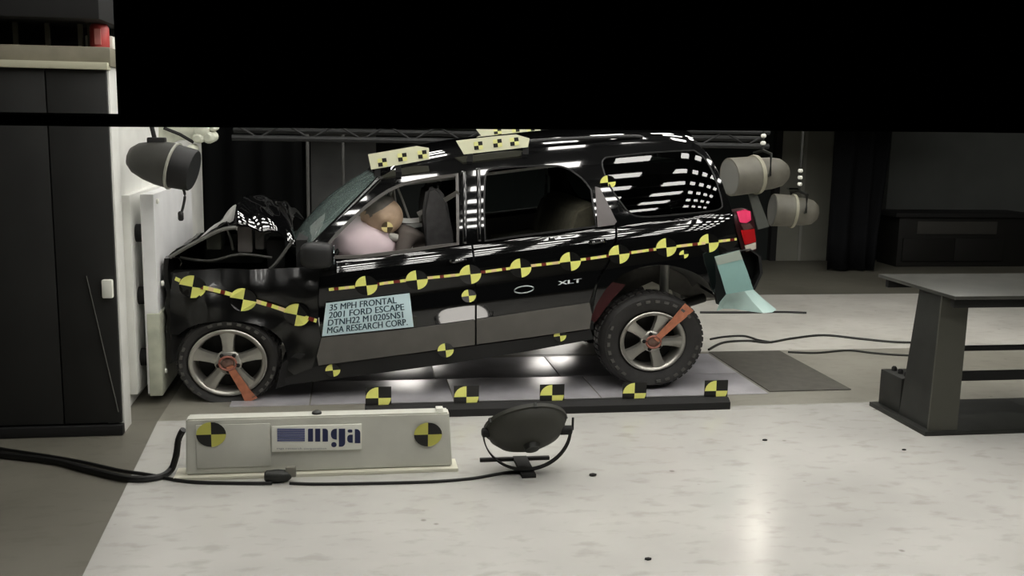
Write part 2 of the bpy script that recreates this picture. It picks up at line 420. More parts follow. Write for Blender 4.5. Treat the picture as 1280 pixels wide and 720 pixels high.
def panel(name, poly, m, parent=None, holes=(), off=0., thick=.018, step=.05, disp=None, mirror=False, both=False, smooth=35):
    """a body panel traced as a side outline, laid on the curved flank of the car"""
    outs = []
    for side in ((0,1) if both else ((1,) if mirror else (0,))):
        bm = B(); es = []
        for loop in [poly]+list(holes):
            vv = []
            for px, py in loop:
                s = S(px, py, off); vv.append(bm.verts.new((s.x, 0, s.z)))
            for i in range(len(vv)): es.append(bm.edges.new((vv[i], vv[(i+1)%len(vv)])))
        bmesh.ops.triangle_fill(bm, use_beauty=True, edges=es, use_dissolve=False)
        xs = [v.co.x for v in bm.verts]; zs = [v.co.z for v in bm.verts]
        x = math.floor(min(xs)/step)*step
        while x < max(xs):
            bmesh.ops.bisect_plane(bm, geom=bm.verts[:]+bm.edges[:]+bm.faces[:], plane_co=(x,0,0), plane_no=(1,0,0)); x += step
        z = math.floor(min(zs)/step)*step; zst = step*.6
        while z < max(zs):
            bmesh.ops.bisect_plane(bm, geom=bm.verts[:]+bm.edges[:]+bm.faces[:], plane_co=(0,0,z), plane_no=(-.118,0,1)); z += zst
        for v in bm.verts:
            v.co.y = side_y(v.co.x, v.co.z) + off + (disp(v.co.x, v.co.z) if disp else 0.)
        if thick: thicken(bm, thick, (0,1,0))
        if side:
            for v in bm.verts: v.co.y = CARW - v.co.y
        o = obj(name, bm, m, parent or CAR, smooth=smooth); outs.append(o)
        if not disp:
            me = o.data; base = WL[o]; nl = [None]*len(me.loops); sg = -1 if side else 1
            for pl in me.polygons:
                for li in pl.loop_indices:
                    v = me.vertices[me.loops[li].vertex_index].co + base; h = .01
                    nx = -(side_y(v.x+h,v.z)-side_y(v.x-h,v.z))/(2*h); nz = -(side_y(v.x,v.z+h)-side_y(v.x,v.z-h))/(2*h)
                    an = Vector((-nx,-sg,-nz)).normalized()
                    d_ = an.dot(pl.normal)
                    nl[li] = an if d_ > .6 else (-an if d_ < -.6 else pl.normal.copy())
            me.normals_split_custom_set(nl)
    return outs[0]

def px_s(pts, n=5): return [(p.x, p.y) for p in crom([(a,b,0) for a,b in pts], n)]

# ---- greenhouse: pillars and roof frame with three window openings
W1 = px_s([(407,324),(409,305),(432,279),(462,252),(484,237)],4) + px_s([(484,237),(505,228),(540,221),(573,216.5)],4)[1:] + [(574,260),(574,306)] + [(540,311),(500,317),(450,323)]
W2 = [(606,302),(604,260),(605,226)] + px_s([(605,226),(608,214),(618,210),(650,207),(690,206),(705,208),(716,213)],3)[1:] + px_s([(716,213),(730,224),(740,237)],3)[1:] + [(743,260),(746,284),(700,290),(650,296)]
W3 = px_s([(782,262),(766,240),(756,220),(752,203),(757,196)],4) + [(800,191),(840,188),(868,187)] + px_s([(868,187),(882,198),(894,220),(902,246),(904,258)],4)[1:] + px_s([(904,258),(895,264),(850,269),(810,272),(792,270),(782,262)],3)[1:-1]
GH = px_s([(383,331),(386,311),(412,284),(445,250),(466,228),(490,213)],4) + px_s([(490,213),(540,202),(600,192.5),(700,183),(790,178),(850,177)],4)[1:] + px_s([(850,177),(868,179),(882,190),(896,212),(909,246),(916,267.5)],4)[1:] + [(850,276),(771,284.5),(690,295),(589,306.5),(500,318),(430,328)]
panel('greenhouse', GH, M_PAINT, holes=[W1,W2,W3], thick=.03)
panel('greenhouse', GH, M_PAINT, holes=[W1,W2,W3], thick=.03, mirror=True)
def ring(name, loop, wd, m, off=-.006, depth=.02, mirror=False):
    pts = [S(px,py,off) for px,py in loop]; n = len(pts); c = sum(pts, Vector())/n
    bm = B(); a = []; b = []; a2 = []; b2 = []
    for i, p in enumerate(pts):
        t = (pts[(i+1)%n]-pts[i-1]); t.normalize(); nn = Vector((-t.z,0,t.x))
        if nn.dot(c-p) < 0: nn = -nn
        q = p+nn*wd
        if mirror: p, q = far(p), far(q)
        dv = Vector((0,depth*(-1 if mirror else 1),0))
        a.append(bm.verts.new(p)); b.append(bm.verts.new(q)); a2.append(bm.verts.new(p+dv)); b2.append(bm.verts.new(q+dv))
    for i in range(n):
        j = (i+1)%n
        for A, C in ((a,b),(b,b2),(a2,a),(b2,a2)): bm.faces.new((A[i],A[j],C[j],C[i]))
    return obj(name, bm, m, CAR, smooth=50)
M_SEAL = mat('window_seal', (.36,.35,.34), .4)
ring('window_frame', W1, .022, M_SEAL); ring('window_frame', W2, .012, M_TRIM); ring('window_frame', W3, .01, M_TRIM)
ring('window_frame', W1, .02, M_SEAL, mirror=True); ring('window_frame', W2, .014, M_SEAL, mirror=True)
G_DARK = glassmat('tinted_glass', (.10,.13,.12)); G_REAR = glassmat('door_glass', (.42,.48,.46)); G_WIND = glassmat('windshield_glass', (.50,.60,.57), .3, (.60,.68,.66))
panel('quarter_glass', W3, G_DARK, off=.004, thick=0, step=.03)
panel('quarter_glass', W3, G_DARK, off=.004, thick=0, step=.08, mirror=True)
panel('rear_door_glass', W2, G_REAR, off=.012, thick=0, step=.08, mirror=True)
panel('pillar_trim', [(744,233),(750,235),(771,277),(768,281),(747,284)], mat('pillar_grey',(.38,.36,.36),.5), off=-.006, thick=.012)

for xa in (580.5, 598.5):                    # rounded frame edges of the two doors on the centre pillar
    bb = B(); tube(bb, crom([S(xa-1,214.5 if xa < 590 else 211,.004),S(xa,240,.004),S(xa+.3,270,.004),S(xa+.6,305 if xa < 590 else 302,.004)],6), .017, 10); obj('door_frame_edge', bb, M_PAINT, CAR, smooth=180)
# ---- doors, quarter panel, cladding, sill
def belt_pts(x0, x1):
    pts = [(403,331),(430,328),(500,318.5),(589,307),(690,295.5),(771,285),(850,276.5),(916,268)]
    def yy(x):
        for (a,b),(c,d) in zip(pts, pts[1:]):
            if a <= x <= c: return b+(d-b)*(x-a)/(c-a)
    return [(x, yy(x)) for x in [x0]+[p[0] for p in pts if x0 < p[0] < x1]+[x1]]
FD = belt_pts(404,589) + [(592,330),(593.5,365),(593.5,400),(520,410),(402,423)] + [(399,400),(398.5,370),(400,348)]
panel('front_door', FD, M_PAINT)
RD = belt_pts(591.5,769) + px_s([(769,285.5),(768,302),(760,325),(745,352),(737,378)],3)[1:] + [(660,389),(596,399.5),(596,365),(594.5,330)]
panel('rear_door', RD, M_PAINT)
ARCH = px_s([(741,392),(748,376),(765,353),(792,337),(826,331),(858,337),(882,350),(892,366)],4)
QP = belt_pts(771.5,916) + px_s([(916,268),(922,276),(926,296),(927,314)],3)[1:] + [(893,322),(895,352),(893,368)] + ARCH[::-1] + px_s([(741,392),(748,354),(763,326),(771,302),(771.5,285.5)],3)[1:-1]
panel('quarter_panel', QP, M_PAINT)
CF = [(402,422),(520,410.5),(593.5,400.5),(593.5,431),(520,441),(398,457),(396,445)]
CR = [(596,400),(660,390.5),(737,379),(740,393),(737,411),(660,422),(596,430.5)]
panel('door_cladding', CF, M_CLAD, off=-.022, thick=.035); panel('door_cladding', CR, M_CLAD, off=-.022, thick=.035)
panel('rocker_panel', [(396,458),(520,442),(660,423.5),(738,412),(742,424),(660,439),(560,455),(470,467),(392,477),(357,481),(356,473)], M_TRIM, off=.0, thick=.1)
panel('far_flank', FD[:1]+belt_pts(404,916)+[(925,296),(926,316),(895,352),(893,368)]+ARCH[::-1]+[(737,411),(560,440),(398,457),(392,400)], M_PAINT, mirror=True)
for s_, p0, p1 in (('front',(563,326.5),(581,324.5)),('rear',(738,303),(756,301))):
    a_, b_ = S(*p0,-.02), S(*p1,-.02); bb = B(); tube(bb, crom([S(*p0,.0), a_+Vector((.02,0,0)), b_-Vector((.02,0,0)), S(*p1,0.)],3), .014, 8)
    obj('door_handle', bb, M_PAINT, CAR)

# ---- roof
edge = px_s([(474,224),(490,213.5),(540,202.5),(600,193),(700,183.5),(790,178.5),(850,177.3),(868,180)],5)
bm = B(); rows = []
for px, py in edge:
    a_ = S(px,py); r = []
    for k in range(25):
        t = k/24; y = a_.y + (CARW-2*a_.y)*t
        e = min(t,1-t)
        cz = .095*(1-math.exp(-e*9)) + .02*math.sin(math.pi*t)
        bow = -.06*math.sin(math.pi*t)*max(0,1-(px-474)/140) + .07*math.sin(math.pi*t)*max(0,(px-790)/78)
        r.append(Vector((a_.x+bow, y, a_.z+cz*min(1,.35+(px-474)/60)*(1 if px < 850 else .93))))
    rows.append(r)
grid(bm, rows); thicken(bm, .02, (0,0,-1)); obj('roof', bm, M_PAINT, CAR, smooth=50)
for yy in (.34, CARW-.34):
    bb = B(); pts = [P(px,py,.34) for px,py in ((585,184),(610,180.5),(680,175.5),(760,171.5),(800,171))]
    for p in pts: p.y = yy
    pts = [pts[0]-Vector((0,0,.03))]+pts+[pts[-1]-Vector((0,0,.03))]
    tube(bb, crom(pts,4), .014, 8); obj('roof_rail', bb, M_TRIM, CAR)

# ---- windshield
top = rows[0]; bm = B(); g = []
base0 = S(381,318)
for i in range(11):
    t = i/10; r = []
    for k in range(25):
        s_ = k/24; tp = top[k]; y0 = base0.y+.02
        bs = Vector((base0.x-.15*math.sin(math.pi*s_)**.8, y0+(CARW-2*y0)*s_, base0.z+.0))
        p = bs.lerp(tp, t); p += Vector((-.03,0,.04))*math.sin(math.pi*t)*math.sin(math.pi*s_)**.5
        r.append(p)
    g.append(r)
grid(bm, g); obj('windshield', bm, G_WIND, CAR, smooth=60)
for side in (0,1):
    bb = B(); pts = [g[i][0 if not side else -1] for i in range(11)]
    tube(bb, pts, .034 if side else .024, 10); obj('windshield_pillar', bb, M_PAINT, CAR)
bb = B(); tube(bb, g[0], .03, 8); obj('cowl', bb, M_TRIM, CAR)
bb = B(); tube(bb, [v+Vector((.01,0,.0)) for v in g[-1]], .022, 8); obj('windshield_header', bb, M_PAINT, CAR)

# ---- tailgate, rear bumper, tail lamp
dl = [S(px,py) for px,py in px_s([(868,180),(882,190),(896,212),(909,246),(916,267.5),(923,278),(927,300),(927,314)],3)]
bm = B(); rows2 = []
for a_ in dl:
    rows2.append([Vector((a_.x+.09*math.sin(math.pi*k/16)**.6, a_.y+(CARW-2*a_.y)*k/16, a_.z)) for k in range(17)])
grid(bm, rows2); thicken(bm, .02, (-1,0,0)); obj('tailgate', bm, M_PAINT, CAR, smooth=60)
bm = B(); rr = []
def ybump(t): return .04 + (CARW-.08)*t
prf = [(2.60,1.00),(2.86,1.03),(2.93,.98),(2.95,.86),(2.90,.74),(2.74,.66),(2.62,.68)]
for x_, z_ in prf:
    rr.append([Vector((x_+.05*math.sin(math.pi*k/14)**.5-.0, ybump(k/14), z_)) for k in range(15)])
grid(bm, rr); thicken(bm, .02, (-1,0,0)); obj('rear_bumper', bm, M_TRIM, CAR, smooth=50)
panel('bumper_end', [(894,323),(927,315),(944,318),(946,345),(930,368),(912,376),(898,381),(893,360)], mat('bumper_black',(.09,.10,.10),.5), off=.0, thick=.05)
M_LAMP = mat('lamp_housing', (.16,.05,.06), .3)
TL = panel('tail_lamp', px_s([(917,265),(930,262),(939,264),(944,285),(946,305),(944,314),(930,316),(924,300),(919,280)],2), M_LAMP, off=-.012, thick=.12)
def lens(name, poly, m): return panel(name, poly, m, TL, off=-.022, thick=.03, step=.03)
lens('red_lens', [(921,264.5),(931,262),(938,264),(939,275),(933,279),(925,278)], mat('lamp_pink',(.90,.25,.42),.2,coat=1))
lens('clear_lens', [(926,280),(938,279),(942,285),(930,288)], mat('lamp_smoke',(.32,.22,.21),.25,coat=1))
lens('red_lens', [(926,288),(943,286),(945,302),(931,306)], mat('lamp_red',(.72,.06,.09),.2,coat=1))
lens('clear_lens', [(931,307),(945,303),(945,311),(933,315)], mat('lamp_white',(.85,.82,.76),.2,coat=1))
M_INT = mat('interior_dark', (.13,.135,.13), .8); M_INTG = mat('interior_grey', (.50,.50,.48), .8, var=.1)
# ---- floor pan and far door cards
bb = B(); fa, fb_ = P(392,455,.2), P(738,402,.2)
prism(bb, [(fa.x,.1,fa.z-.06),(fb_.x,.1,fb_.z-.04),(fb_.x,.1,fb_.z+.02),(fa.x,.1,fa.z)], (0,CARW-.2,0)); obj('floor_pan', bb, M_DARK, CAR, smooth=0)
fc, fd_ = P(738,340,.2), P(918,300,.2)
bb = B(); prism(bb, [(fc.x,.1,fc.z-.02),(fd_.x,.12,fd_.z-.02),(fd_.x,.12,fd_.z+.02),(fc.x,.1,fc.z+.02)], (0,CARW-.22,0)); obj('load_floor', bb, M_DARK, CAR, smooth=0)
panel('far_door_card', belt_pts(404,769)+[(745,352),(737,380),(560,405),(402,425)], M_INTG, off=.06, thick=.02, step=.2, mirror=True)
panel('near_door_card', belt_pts(404,769)+[(745,352),(737,380),(560,405),(402,425)], M_INT, off=.05, thick=.02, step=.2)
bx('load_cover', (S(775,285).x,.2,S(800,284).z-.05), (S(900,270).x,CARW-.2,S(800,284).z-.02), M_INT, CAR)
bb = B(); hd = [(p.x,p.z) for p in (S(505,226),S(700,202),S(850,196))]
grid(bb, [[Vector((x,.32+(CARW-.64)*k/6,z-.02)) for k in range(7)] for x,z in hd]); thicken(bb,.02,(0,0,-1)); obj('headliner', bb, M_INTG, CAR)

# ---- seats
def seat(y0, y1, bx_, label_name, bpx, m):
    """bpx: side outline of the seat back in picture coordinates at depth y0"""
    bm = B(); pr = [P(px,py,y0) for px,py in bpx]
    prism(bm, [(p.x,y0,p.z) for p in pr], (0,y1-y0,0)); bmesh.ops.bevel(bm, geom=bm.edges[:], offset=.025, segments=3, affect='EDGES')
    return obj(label_name, bm, m, CAR, smooth=50)
M_SEAT = mat('seat_cloth', (.25,.245,.245), .9, var=.2, scale=20, bump=.1)
FS = [(533,236),(545,232),(558,246),(566,290),(572,340),(560,362),(540,362),(534,310),(528,266)]
seat(.28,.80,0,'front_seat_back',FS,M_SEAT); seat(1.02,1.54,0,'front_seat_back',FS,M_SEAT)
HR = [(534,217),(548,214),(552,222),(549,236),(536,238)]
for y in (.42,1.16):
    h = seat(y,y+.26,0,'head_restraint',HR,M_SEAT)
    q0, q1 = P(543,232,y+.13), P(546,244,y+.13)
    for yy in (.07,.19): bb = B(); tube(bb,[(q0.x,y+yy,q0.z-.02),(q1.x,y+yy,q1.z)],.008,6); obj('restraint_post', bb, M_CHR, h)
SC = [(470,368),(545,350),(565,362),(562,384),(472,398)]
seat(.27,.80,0,'seat_cushion',SC,M_SEAT); seat(1.02,1.54,0,'seat_cushion',SC,M_SEAT)
M_SEAT2 = mat('rear_seat_cloth', (.30,.29,.23), .9, var=.25, scale=15)
seat(.22,1.58,0,'rear_seat_back',[(720,262),(742,252),(752,262),(735,340),(700,345),(700,318)],M_SEAT2)
seat(.22,1.58,0,'rear_seat_cushion',[(640,320),(705,308),(712,345),(645,352)],M_SEAT2)
# far B pillar trim and belts
bb = B(); q0, q1 = P(683,208,1.5), P(681,262,1.5); tube(bb, crom([P(668,203,1.5),P(676,206,1.5),q0,q1,P(680,290,1.5)],4), .012, 8); obj('far_window_divider', bb, mat('divider',(.40,.45,.42),.5), CAR)
def strap(name, pts, wd, m, parent=CAR):
    bm = B(); pp = crom(pts,5); n = len(pp); rows_ = []
    for i,p in enumerate(pp):
        t = (pp[min(i+1,n-1)]-pp[max(i-1,0)]).normalized(); s_ = t.cross(Vector((0,1,0)))
        s_ = s_.normalized() if s_.length > 1e-3 else Vector((1,0,0))
        rows_.append([p-s_*wd, p+s_*wd])
    grid(bm, rows_); thicken(bm,.003,(0,1,0)); return obj(name, bm, m, parent)
M_BELT = mat('belt_grey', (.50,.49,.47), .7)
strap('seat_belt', [P(573,240,.16),P(556,250,.3),P(540,259,.34),P(522,268,.36)], .017, M_BELT)
strap('seat_belt', [P(540,262,.5),P(522,276,.48),P(506,290,.44)], .017, M_BELT)
strap('instrument_strap', [P(503,275.5,.4),P(512,276,.42),P(524,275,.45)], .017, mat('pale_strap',(.86,.86,.84),.6))
strap('instrument_strap', [P(497,284,.4),P(510,283,.42),P(528,281,.45)], .015, mat('mid_strap',(.62,.62,.6),.6))

# ---- airbag, steering wheel, dashboard
bm = B(); c = P(450,303,.50); bmesh.ops.create_uvsphere(bm, u_segments=40, v_segments=28, radius=1)
for v in bm.verts:
    n_ = v.co.copy(); k = 1+.06*noise.noise(n_*1.7)+.03*math.sin(5*math.atan2(n_.y,n_.z))*abs(n_.y)
    p = Vector((n_.x*.27, n_.y*.28, n_.z*.185))*k
    p = Matrix.Rotation(math.radians(14),3,'Y') @ p
    v.co = Vector((p.x*1.12,p.y,p.z))+c
obj('airbag', bm, mat('airbag_cloth',(.93,.85,.87),.85,var=.05,bump=.1), CAR, smooth=180)
bb = B(); cw = P(418,318,.44); ax = Vector((-.85,0,.5)).normalized(); u_ = Vector((0,1,0)); v_ = ax.cross(u_)
tube(bb, [cw+(u_*math.cos(t)+v_*math.sin(t))*.17 for t in [2*math.pi*k/24 for k in range(24)]], .016, 8, closed=True)
for t in (0.3,2.84,4.7): tube(bb, [cw, cw+(u_*math.cos(t)+v_*math.sin(t))*.165], .014, 6)
lathe(bb, [(.05,-.02),(.05,.02)], cw, ax, 14); obj('steering_wheel', bb, M_TRIM, CAR)
bb = B(); pr = [P(x,y,.2) for x,y in ((384,318),(400,312),(418,322),(425,345),(415,380),(390,380))]
prism(bb, [(p.x,.14,p.z) for p in pr], (0,CARW-.28,0)); bmesh.ops.bevel(bb, geom=bb.edges[:], offset=.02, segments=2, affect='EDGES'); obj('dashboard', bb, M_INT, CAR)

# ---- door mirror
bm = B(); bmesh.ops.create_uvsphere(bm, u_segments=20, v_segments=14, radius=1); c = P(396,319,-.10)
for v in bm.verts:
    q = v.co.copy(); s_ = lambda a: math.copysign(abs(a)**.6,a)
    v.co = Vector((s_(q.x)*.10*K, s_(q.y)*.085, s_(q.z)*.085)) + c
mr = obj('door_mirror', bm, M_TRIM, CAR, smooth=60)
bb = B(); tube(bb, [c+Vector((.03,.05,-.04)), c+Vector((.06,.16,-.07))], .028, 8); obj('mirror_arm', bb, M_TRIM, mr)
bb = B(); lathe(bb, [(.068,0),(.068,.006)], c+Vector((.098*K,0,0)), (1,0,0), 20); obj('mirror_glass', bb, mat('mirror',(.55,.58,.6),.05,1), mr)

# ---- crumpled hood
hp = px_s([(212,318),(228,308),(250,296),(272,285),(287,281),(300,281),(318,284),(336,288),(352,293),(364,301),(374,312)],3)
bm = B(); rows3 = []
for i,(px,py) in enumerate(hp):
    r = []; q_ = max(0,min(1,(px-225)/70))
    for k in range(30):
        t = (k/29)**1.35; e = P(px,py,.14); y = .13+(CARW-.26)*t
        z = e.z + (.005+.13*q_)*(1-math.exp(-t*8))*(1 if t < .6 else 1-((t-.6)/.4)**2*.6) - .5*t*(1-q_) + .010*math.sin(i*.9+5*t*math.pi) + .014*noise.noise(Vector((i*.25,t*5,1)))
        x = e.x + .03*math.sin(t*6+i*.2)*t - .10*math.sin(math.pi*t)*(i/len(hp))**2
        r.append(Vector((x,y,z)))
    rows3.append(r)
grid(bm, rows3); thicken(bm,.012,(0,0,-1)); obj('hood', bm, M_PAINT, CAR, smooth=60)
bb = B(); tube(bb, [P(px,py+4,.125) for px,py in hp[:15]], .014, 6); obj('hood_edge', bb, mat('bare_edge',(.38,.38,.36),.45), CAR)
bb = B(); grid(bb, [[P(x,y,d) for x,y in ((214,320),(240,303),(262,290),(284,276))] for d in (.12,.2)]); thicken(bb,.01,(0,0,-1)); obj('hood_flap', bb, mat('torn_metal',(.16,.16,.155),.5,.2), CAR)
bb = B(); tube(bb, crom([P(366,300,.12),P(346,328,.12),P(332,341,.12)],4), .012, 6); tube(bb, [P(332,341,.12),P(366,337,.12)], .013, 6); obj('hood_hinge', bb, mat('dull_metal',(.34,.34,.33),.45,.4), CAR)

# ---- front fender, crushed
def crush(x, z): 
    return .05*noise.noise(Vector((x*3.1,z*2.3,3)))+.025*noise.noise(Vector((x*8,z*6,9)))
FEN = [(216,342),(240,338),(275,336),(310,337),(345,336),(375,334),(401,333),(399,348),(397.5,370),(398,400),(401,423),(395,446),(390,460),(368,468)] + px_s([(360,462),(359,445),(350,424),(330,409),(300,402),(268,402),(240,408),(222,420)],3) + [(213,418),(211,390),(213,362)]
panel('front_fender', FEN, M_PAINTD, disp=crush, step=.04, smooth=30)
panel('far_fender', FEN, M_PAINTD, disp=crush, step=.08, mirror=True)
bm = B(); rws = []
for i in range(16):
    t = i/15; y = .1+(CARW-.2)*t
    rws.append([Vector((-1.255+.05*abs(noise.noise(Vector((k*.6,i*.5,2))))+.02*k/9*0, y, .25+.72*k/9)) for k in range(10)])
grid(bm, rws); thicken(bm,.03,(1,0,0)); obj('front_bumper', bm, M_PAINTD, CAR, smooth=30)
# engine bay
EB = []
def blk(name, px0, py0, px1, py1, y0, y1, m, bev=.015):
    a_, b_ = P(px0,py1,y0), P(px1,py0,y0); return bx(name, (a_.x,y0,a_.z), (b_.x,y1,b_.z), m, CAR, bev)
blk('engine_block', 236,312,352,420,.55,1.25,M_DARK)
blk('intake_manifold', 255,305,330,330,.45,1.1,M_STEEL,.03)
bx_ = blk('washer_reservoir', 297,283,315,316,.3,.45,mat('reservoir',(.46,.44,.43),.5),.015)
blk('coolant_reservoir', 319,287,330,312,.3,.42,mat('reservoir2',(.36,.35,.34),.5),.012)
blk('fuse_box', 258,292,276,312,.28,.5,mat('fuse_box',(.19,.20,.16),.5),.01)
blk('battery', 334,300,356,335,.3,.55,M_BLK,.01)
blk('firewall', 372,300,384,430,.12,1.7,M_BLK,.0)
bb = B()
for pts in ([P(283,285,.25),P(288,298,.27),P(291,312,.3)],[P(225,322,.25),P(262,326,.25),P(300,318,.25),P(340,322,.25)],[P(322,300,.25),P(330,292,.25),P(338,289,.25)]):
    bb = B(); tube(bb, crom(pts,4), .010, 6); obj('hose', bb, mat('hose_grey',(.30,.30,.28),.5), CAR)
blk('inner_fender', 214,340,372,405,.16,.3,M_BLK,.0)
bb = B(); lathe(bb, [(.09,0),(.09,.05),(.05,.07)], P(322,343,.35)-Vector((0,0,.08)), (0,0,1), 18); obj('strut_tower', bb, M_DARK, CAR)
# smashed under-tray and torn plastic behind the front wheel
bm = B(); pl = [(352,455),(372,440),(398,446),(400,470),(385,478),(360,481),(345,486)]
prism(bm, [S(x,y,.0) for x,y in pl], (0,.35,0)); obj('wheel_arch_liner', bm, M_DARK, CAR, smooth=0)
# rear wheel housing
bm = B(); rws = []
for (px,py) in ARCH: 
    q = S(px,py,.02); rws.append([q, q+Vector((0,.35,.02)), q+Vector((0,.5,-.05))])
grid(bm, rws); thicken(bm,.012,(0,0,1)); obj('rear_wheel_housing', bm, mat('housing_grey',(.5,.5,.48),.7,var=.2), CAR)
bm = B(); prism(bm, [P(x,y,.5) for x,y in ((735,345),(895,322),(898,372),(860,372),(815,352),(770,372),(742,405))], (0,.02,0)); obj('inner_arch_wall', bm, mat('arch_wall',(.50,.49,.46),.7,var=.3), CAR, smooth=0)
bm = B(); prism(bm, [P(x,y,.16) for x,y in ((738,372),(762,352),(782,356),(762,378),(745,402),(737,404))], (0,.03,0)); obj('red_liner_flap', bm, mat('dark_red',(.30,.09,.10),.6), CAR, smooth=0)
bb = B(); lathe(bb, [(.035,0),(.035,.30),(.05,.32),(.05,.36)], P(829,382,.42), (0,0,1), 14); obj('rear_damper', bb, mat('damper',(.62,.62,.60),.4,.3), CAR)
bb = B(); tube(bb, crom([P(800,392,.35),P(840,384,.45),P(880,372,.5)],4), .035, 10); obj('trailing_arm', bb, M_STEEL, CAR)
bb = B(); lathe(bb, [(.02,-.02),(.11,0),(.12,.06),(.12,.42),(.11,.48),(.02,.5)], P(845,362,.62), (1,0,.12), 18); obj('muffler', bb, mat('muffler',(.68,.67,.63),.5,.4,var=.2), CAR)
bb = B(); qa = P(817,427,.2); tube(bb, [(qa.x,.2,qa.z),(qa.x,CARW-.2,qa.z)], .04, 10); obj('rear_axle', bb, M_STEEL, CAR)

# ---- wheels
def wheel(cpx, cpy, y, R, r, ang, tang, flat, far_side=False):
    c = P(cpx,cpy,y); s = 1
    if far_side: c = Vector((c.x, CARW-y, c.z)); s = -1
    prof = [(r*.96,.03),(r*1.03,.012),(r*1.10,.0),(R*.78+r*.22,-.012),(R*.88,-.006),(R*.955,.022),(R*.99,.05),(R,.09),(R,.16),(R*.985,.20),(R*.93,.235),(R*.8,.25),(r,.22)]
    bm = B(); lathe(bm, [(a_, d*s) for a_, d in prof], c, (0,1,0), 56, K, capstart=False, capend=False)
    fz = .001 if flat else -9
    for v in bm.verts:
        if v.co.z < .002: v.co.z = .002
    ty = obj('wheel', bm, M_RUB, CAR, smooth=50, loc=c); ty['label'] = 'rubber tyre with alloy wheel'
    # tread blocks
    bb = B()
    for k in range(48):
        a0 = 2*math.pi*k/48
        for d in (.055,.12):
            o = Vector((math.cos(a0)*K,0,math.sin(a0)))*R*.995; pc = c+o+Vector((0,s*d+s*.025,0))
            if pc.z < .012: continue
            t = Vector((-math.sin(a0)*K,0,math.cos(a0)))*R*.045; nrm = Vector((math.cos(a0),0,math.sin(a0)))*.008; yv = Vector((0,.026,0))
            prism(bb, [pc-t-yv, pc+t-yv, pc+t+yv, pc-t+yv], nrm)
    tag(obj('tread', bb, M_RUB, ty, smooth=0), kind='stuff')
    # raised sidewall lettering band
    bb = B(); rm = R*.6+r*.4
    for k in range(30):
        a0 = 2*math.pi*k/30
        if k % 10 in (0,1,2): continue
        pts_ = []
        for rr_, aa in ((rm*.97,a0),(rm*1.03,a0),(rm*1.03,a0+.1),(rm*.97,a0+.1)):
            pts_.append(c+Vector((math.cos(aa)*rr_*K, -s*.019, math.sin(aa)*rr_)))
        if min(p.z for p in pts_) > .01: prism(bb, pts_, (0,s*.02,0))
    obj('sidewall_rib', bb, mat('worn_rubber',(.30,.295,.28),.7), ty, smooth=0)['kind'] = 'stuff'
    # rim barrel and spokes
    bm = B(); lathe(bm, [(r*1.0,.0),(r*1.02,-.006),(r*.99,-.012),(r*.93,-.008),(r*.88,.004),(r*.85,.05),(r*.82,.16)], c, (0,s,0), 48, K, capstart=False, capend=False)
    rim = obj('rim', bm, M_ALLOY, ty, smooth=40)
    bm = B(); lathe(bm, [(.001,.12),(r*.84,.12),(r*.84,.14),(.001,.14)], c, (0,s,0), 32, K); obj('brake_disc', bm, mat('brake_dark',(.10,.095,.085),.5,.3), ty)
    bm = B()
    for k in range(5):
        a0 = math.radians(ang+72*k); e = Vector((math.cos(a0),0,math.sin(a0))); n_ = Vector((-math.sin(a0),0,math.cos(a0)))
        def pt(rad, wd, dy): 
            o = e*rad+n_*wd; o.x *= K; return c+o+Vector((0,s*dy,0))
        ro = [[pt(rad,-wd,dy+.035),pt(rad,-wd*.85,dy),pt(rad,-.2*wd,dy-.004),pt(rad,.2*wd,dy-.004),pt(rad,wd*.85,dy),pt(rad,wd,dy+.035)] for rad,wd,dy in ((r*.18,r*.17,.012),(r*.45,r*.155,.008),(r*.7,r*.18,.004),(r*.92,r*.24,.0))]
        grid(bm, ro)
    lathe(bm, [(r*.36,.04),(r*.36,.012),(r*.30,.002),(r*.2,.0)], c, (0,s,0), 28, K)
    obj('spokes', bm, M_ALLOY, ty, smooth=35)
    bm = B(); lathe(bm, [(r*.17,.004),(r*.16,-.012),(r*.1,-.018),(.001,-.02)], c, (0,s,0), 24, K); obj('hub_cap', bm, mat('hub',(.52,.42,.38),.35,.6), ty)
    for k in range(5):
        a0 = math.radians(ang+36+72*k); bm = B(); q = c+Vector((math.cos(a0)*r*.27*K,0,math.sin(a0)*r*.27)); lathe(bm, [(.014,.012),(.014,-.006),(.008,-.01)], q, (0,s,0), 8); obj('lug_nut', bm, M_DARK, ty)
    if tang is not None:
        a0 = math.radians(tang); e = Vector((math.cos(a0),0,math.sin(a0))); n_ = Vector((-math.sin(a0),0,math.cos(a0)))
        def tp(rad, wd, dy):
            o = e*rad+n_*wd; o.x *= K; return c+o+Vector((0,s*dy,0))
        bm = B(); grid(bm, [[tp(rad,-wd,dy),tp(rad,wd,dy)] for rad,wd,dy in ((.02,.02,-.024),(r*.5,.024,-.022),(r*.95,.028,-.022),(r*1.15,.034,-.022),(min(R*.98,R*.98),.040,-.014))]); thicken(bm,.003,(0,1,0))
        obj('orange_tape', bm, M_ORG, ty)
        bm = B(); pts_ = [c+Vector((math.cos(t)*r*.22*K,-.021*s,math.sin(t)*r*.2)) for t in [2*math.pi*q/24 for q in range(24)]]
        tube(bm, pts_, .008, 6, closed=True); obj('paint_ring', bm, mat('paint_red',(.58,.36,.30),.6), ty)
    return ty
wheel(285,453.5,.0,.302,.226,90,-63,True)
wheel(816,427,.03,.350,.215,70,48,False)
wheel(285,453.5,.06,.302,.226,90,None,True,True)
wheel(816,427,.06,.350,.215,70,None,False,True)

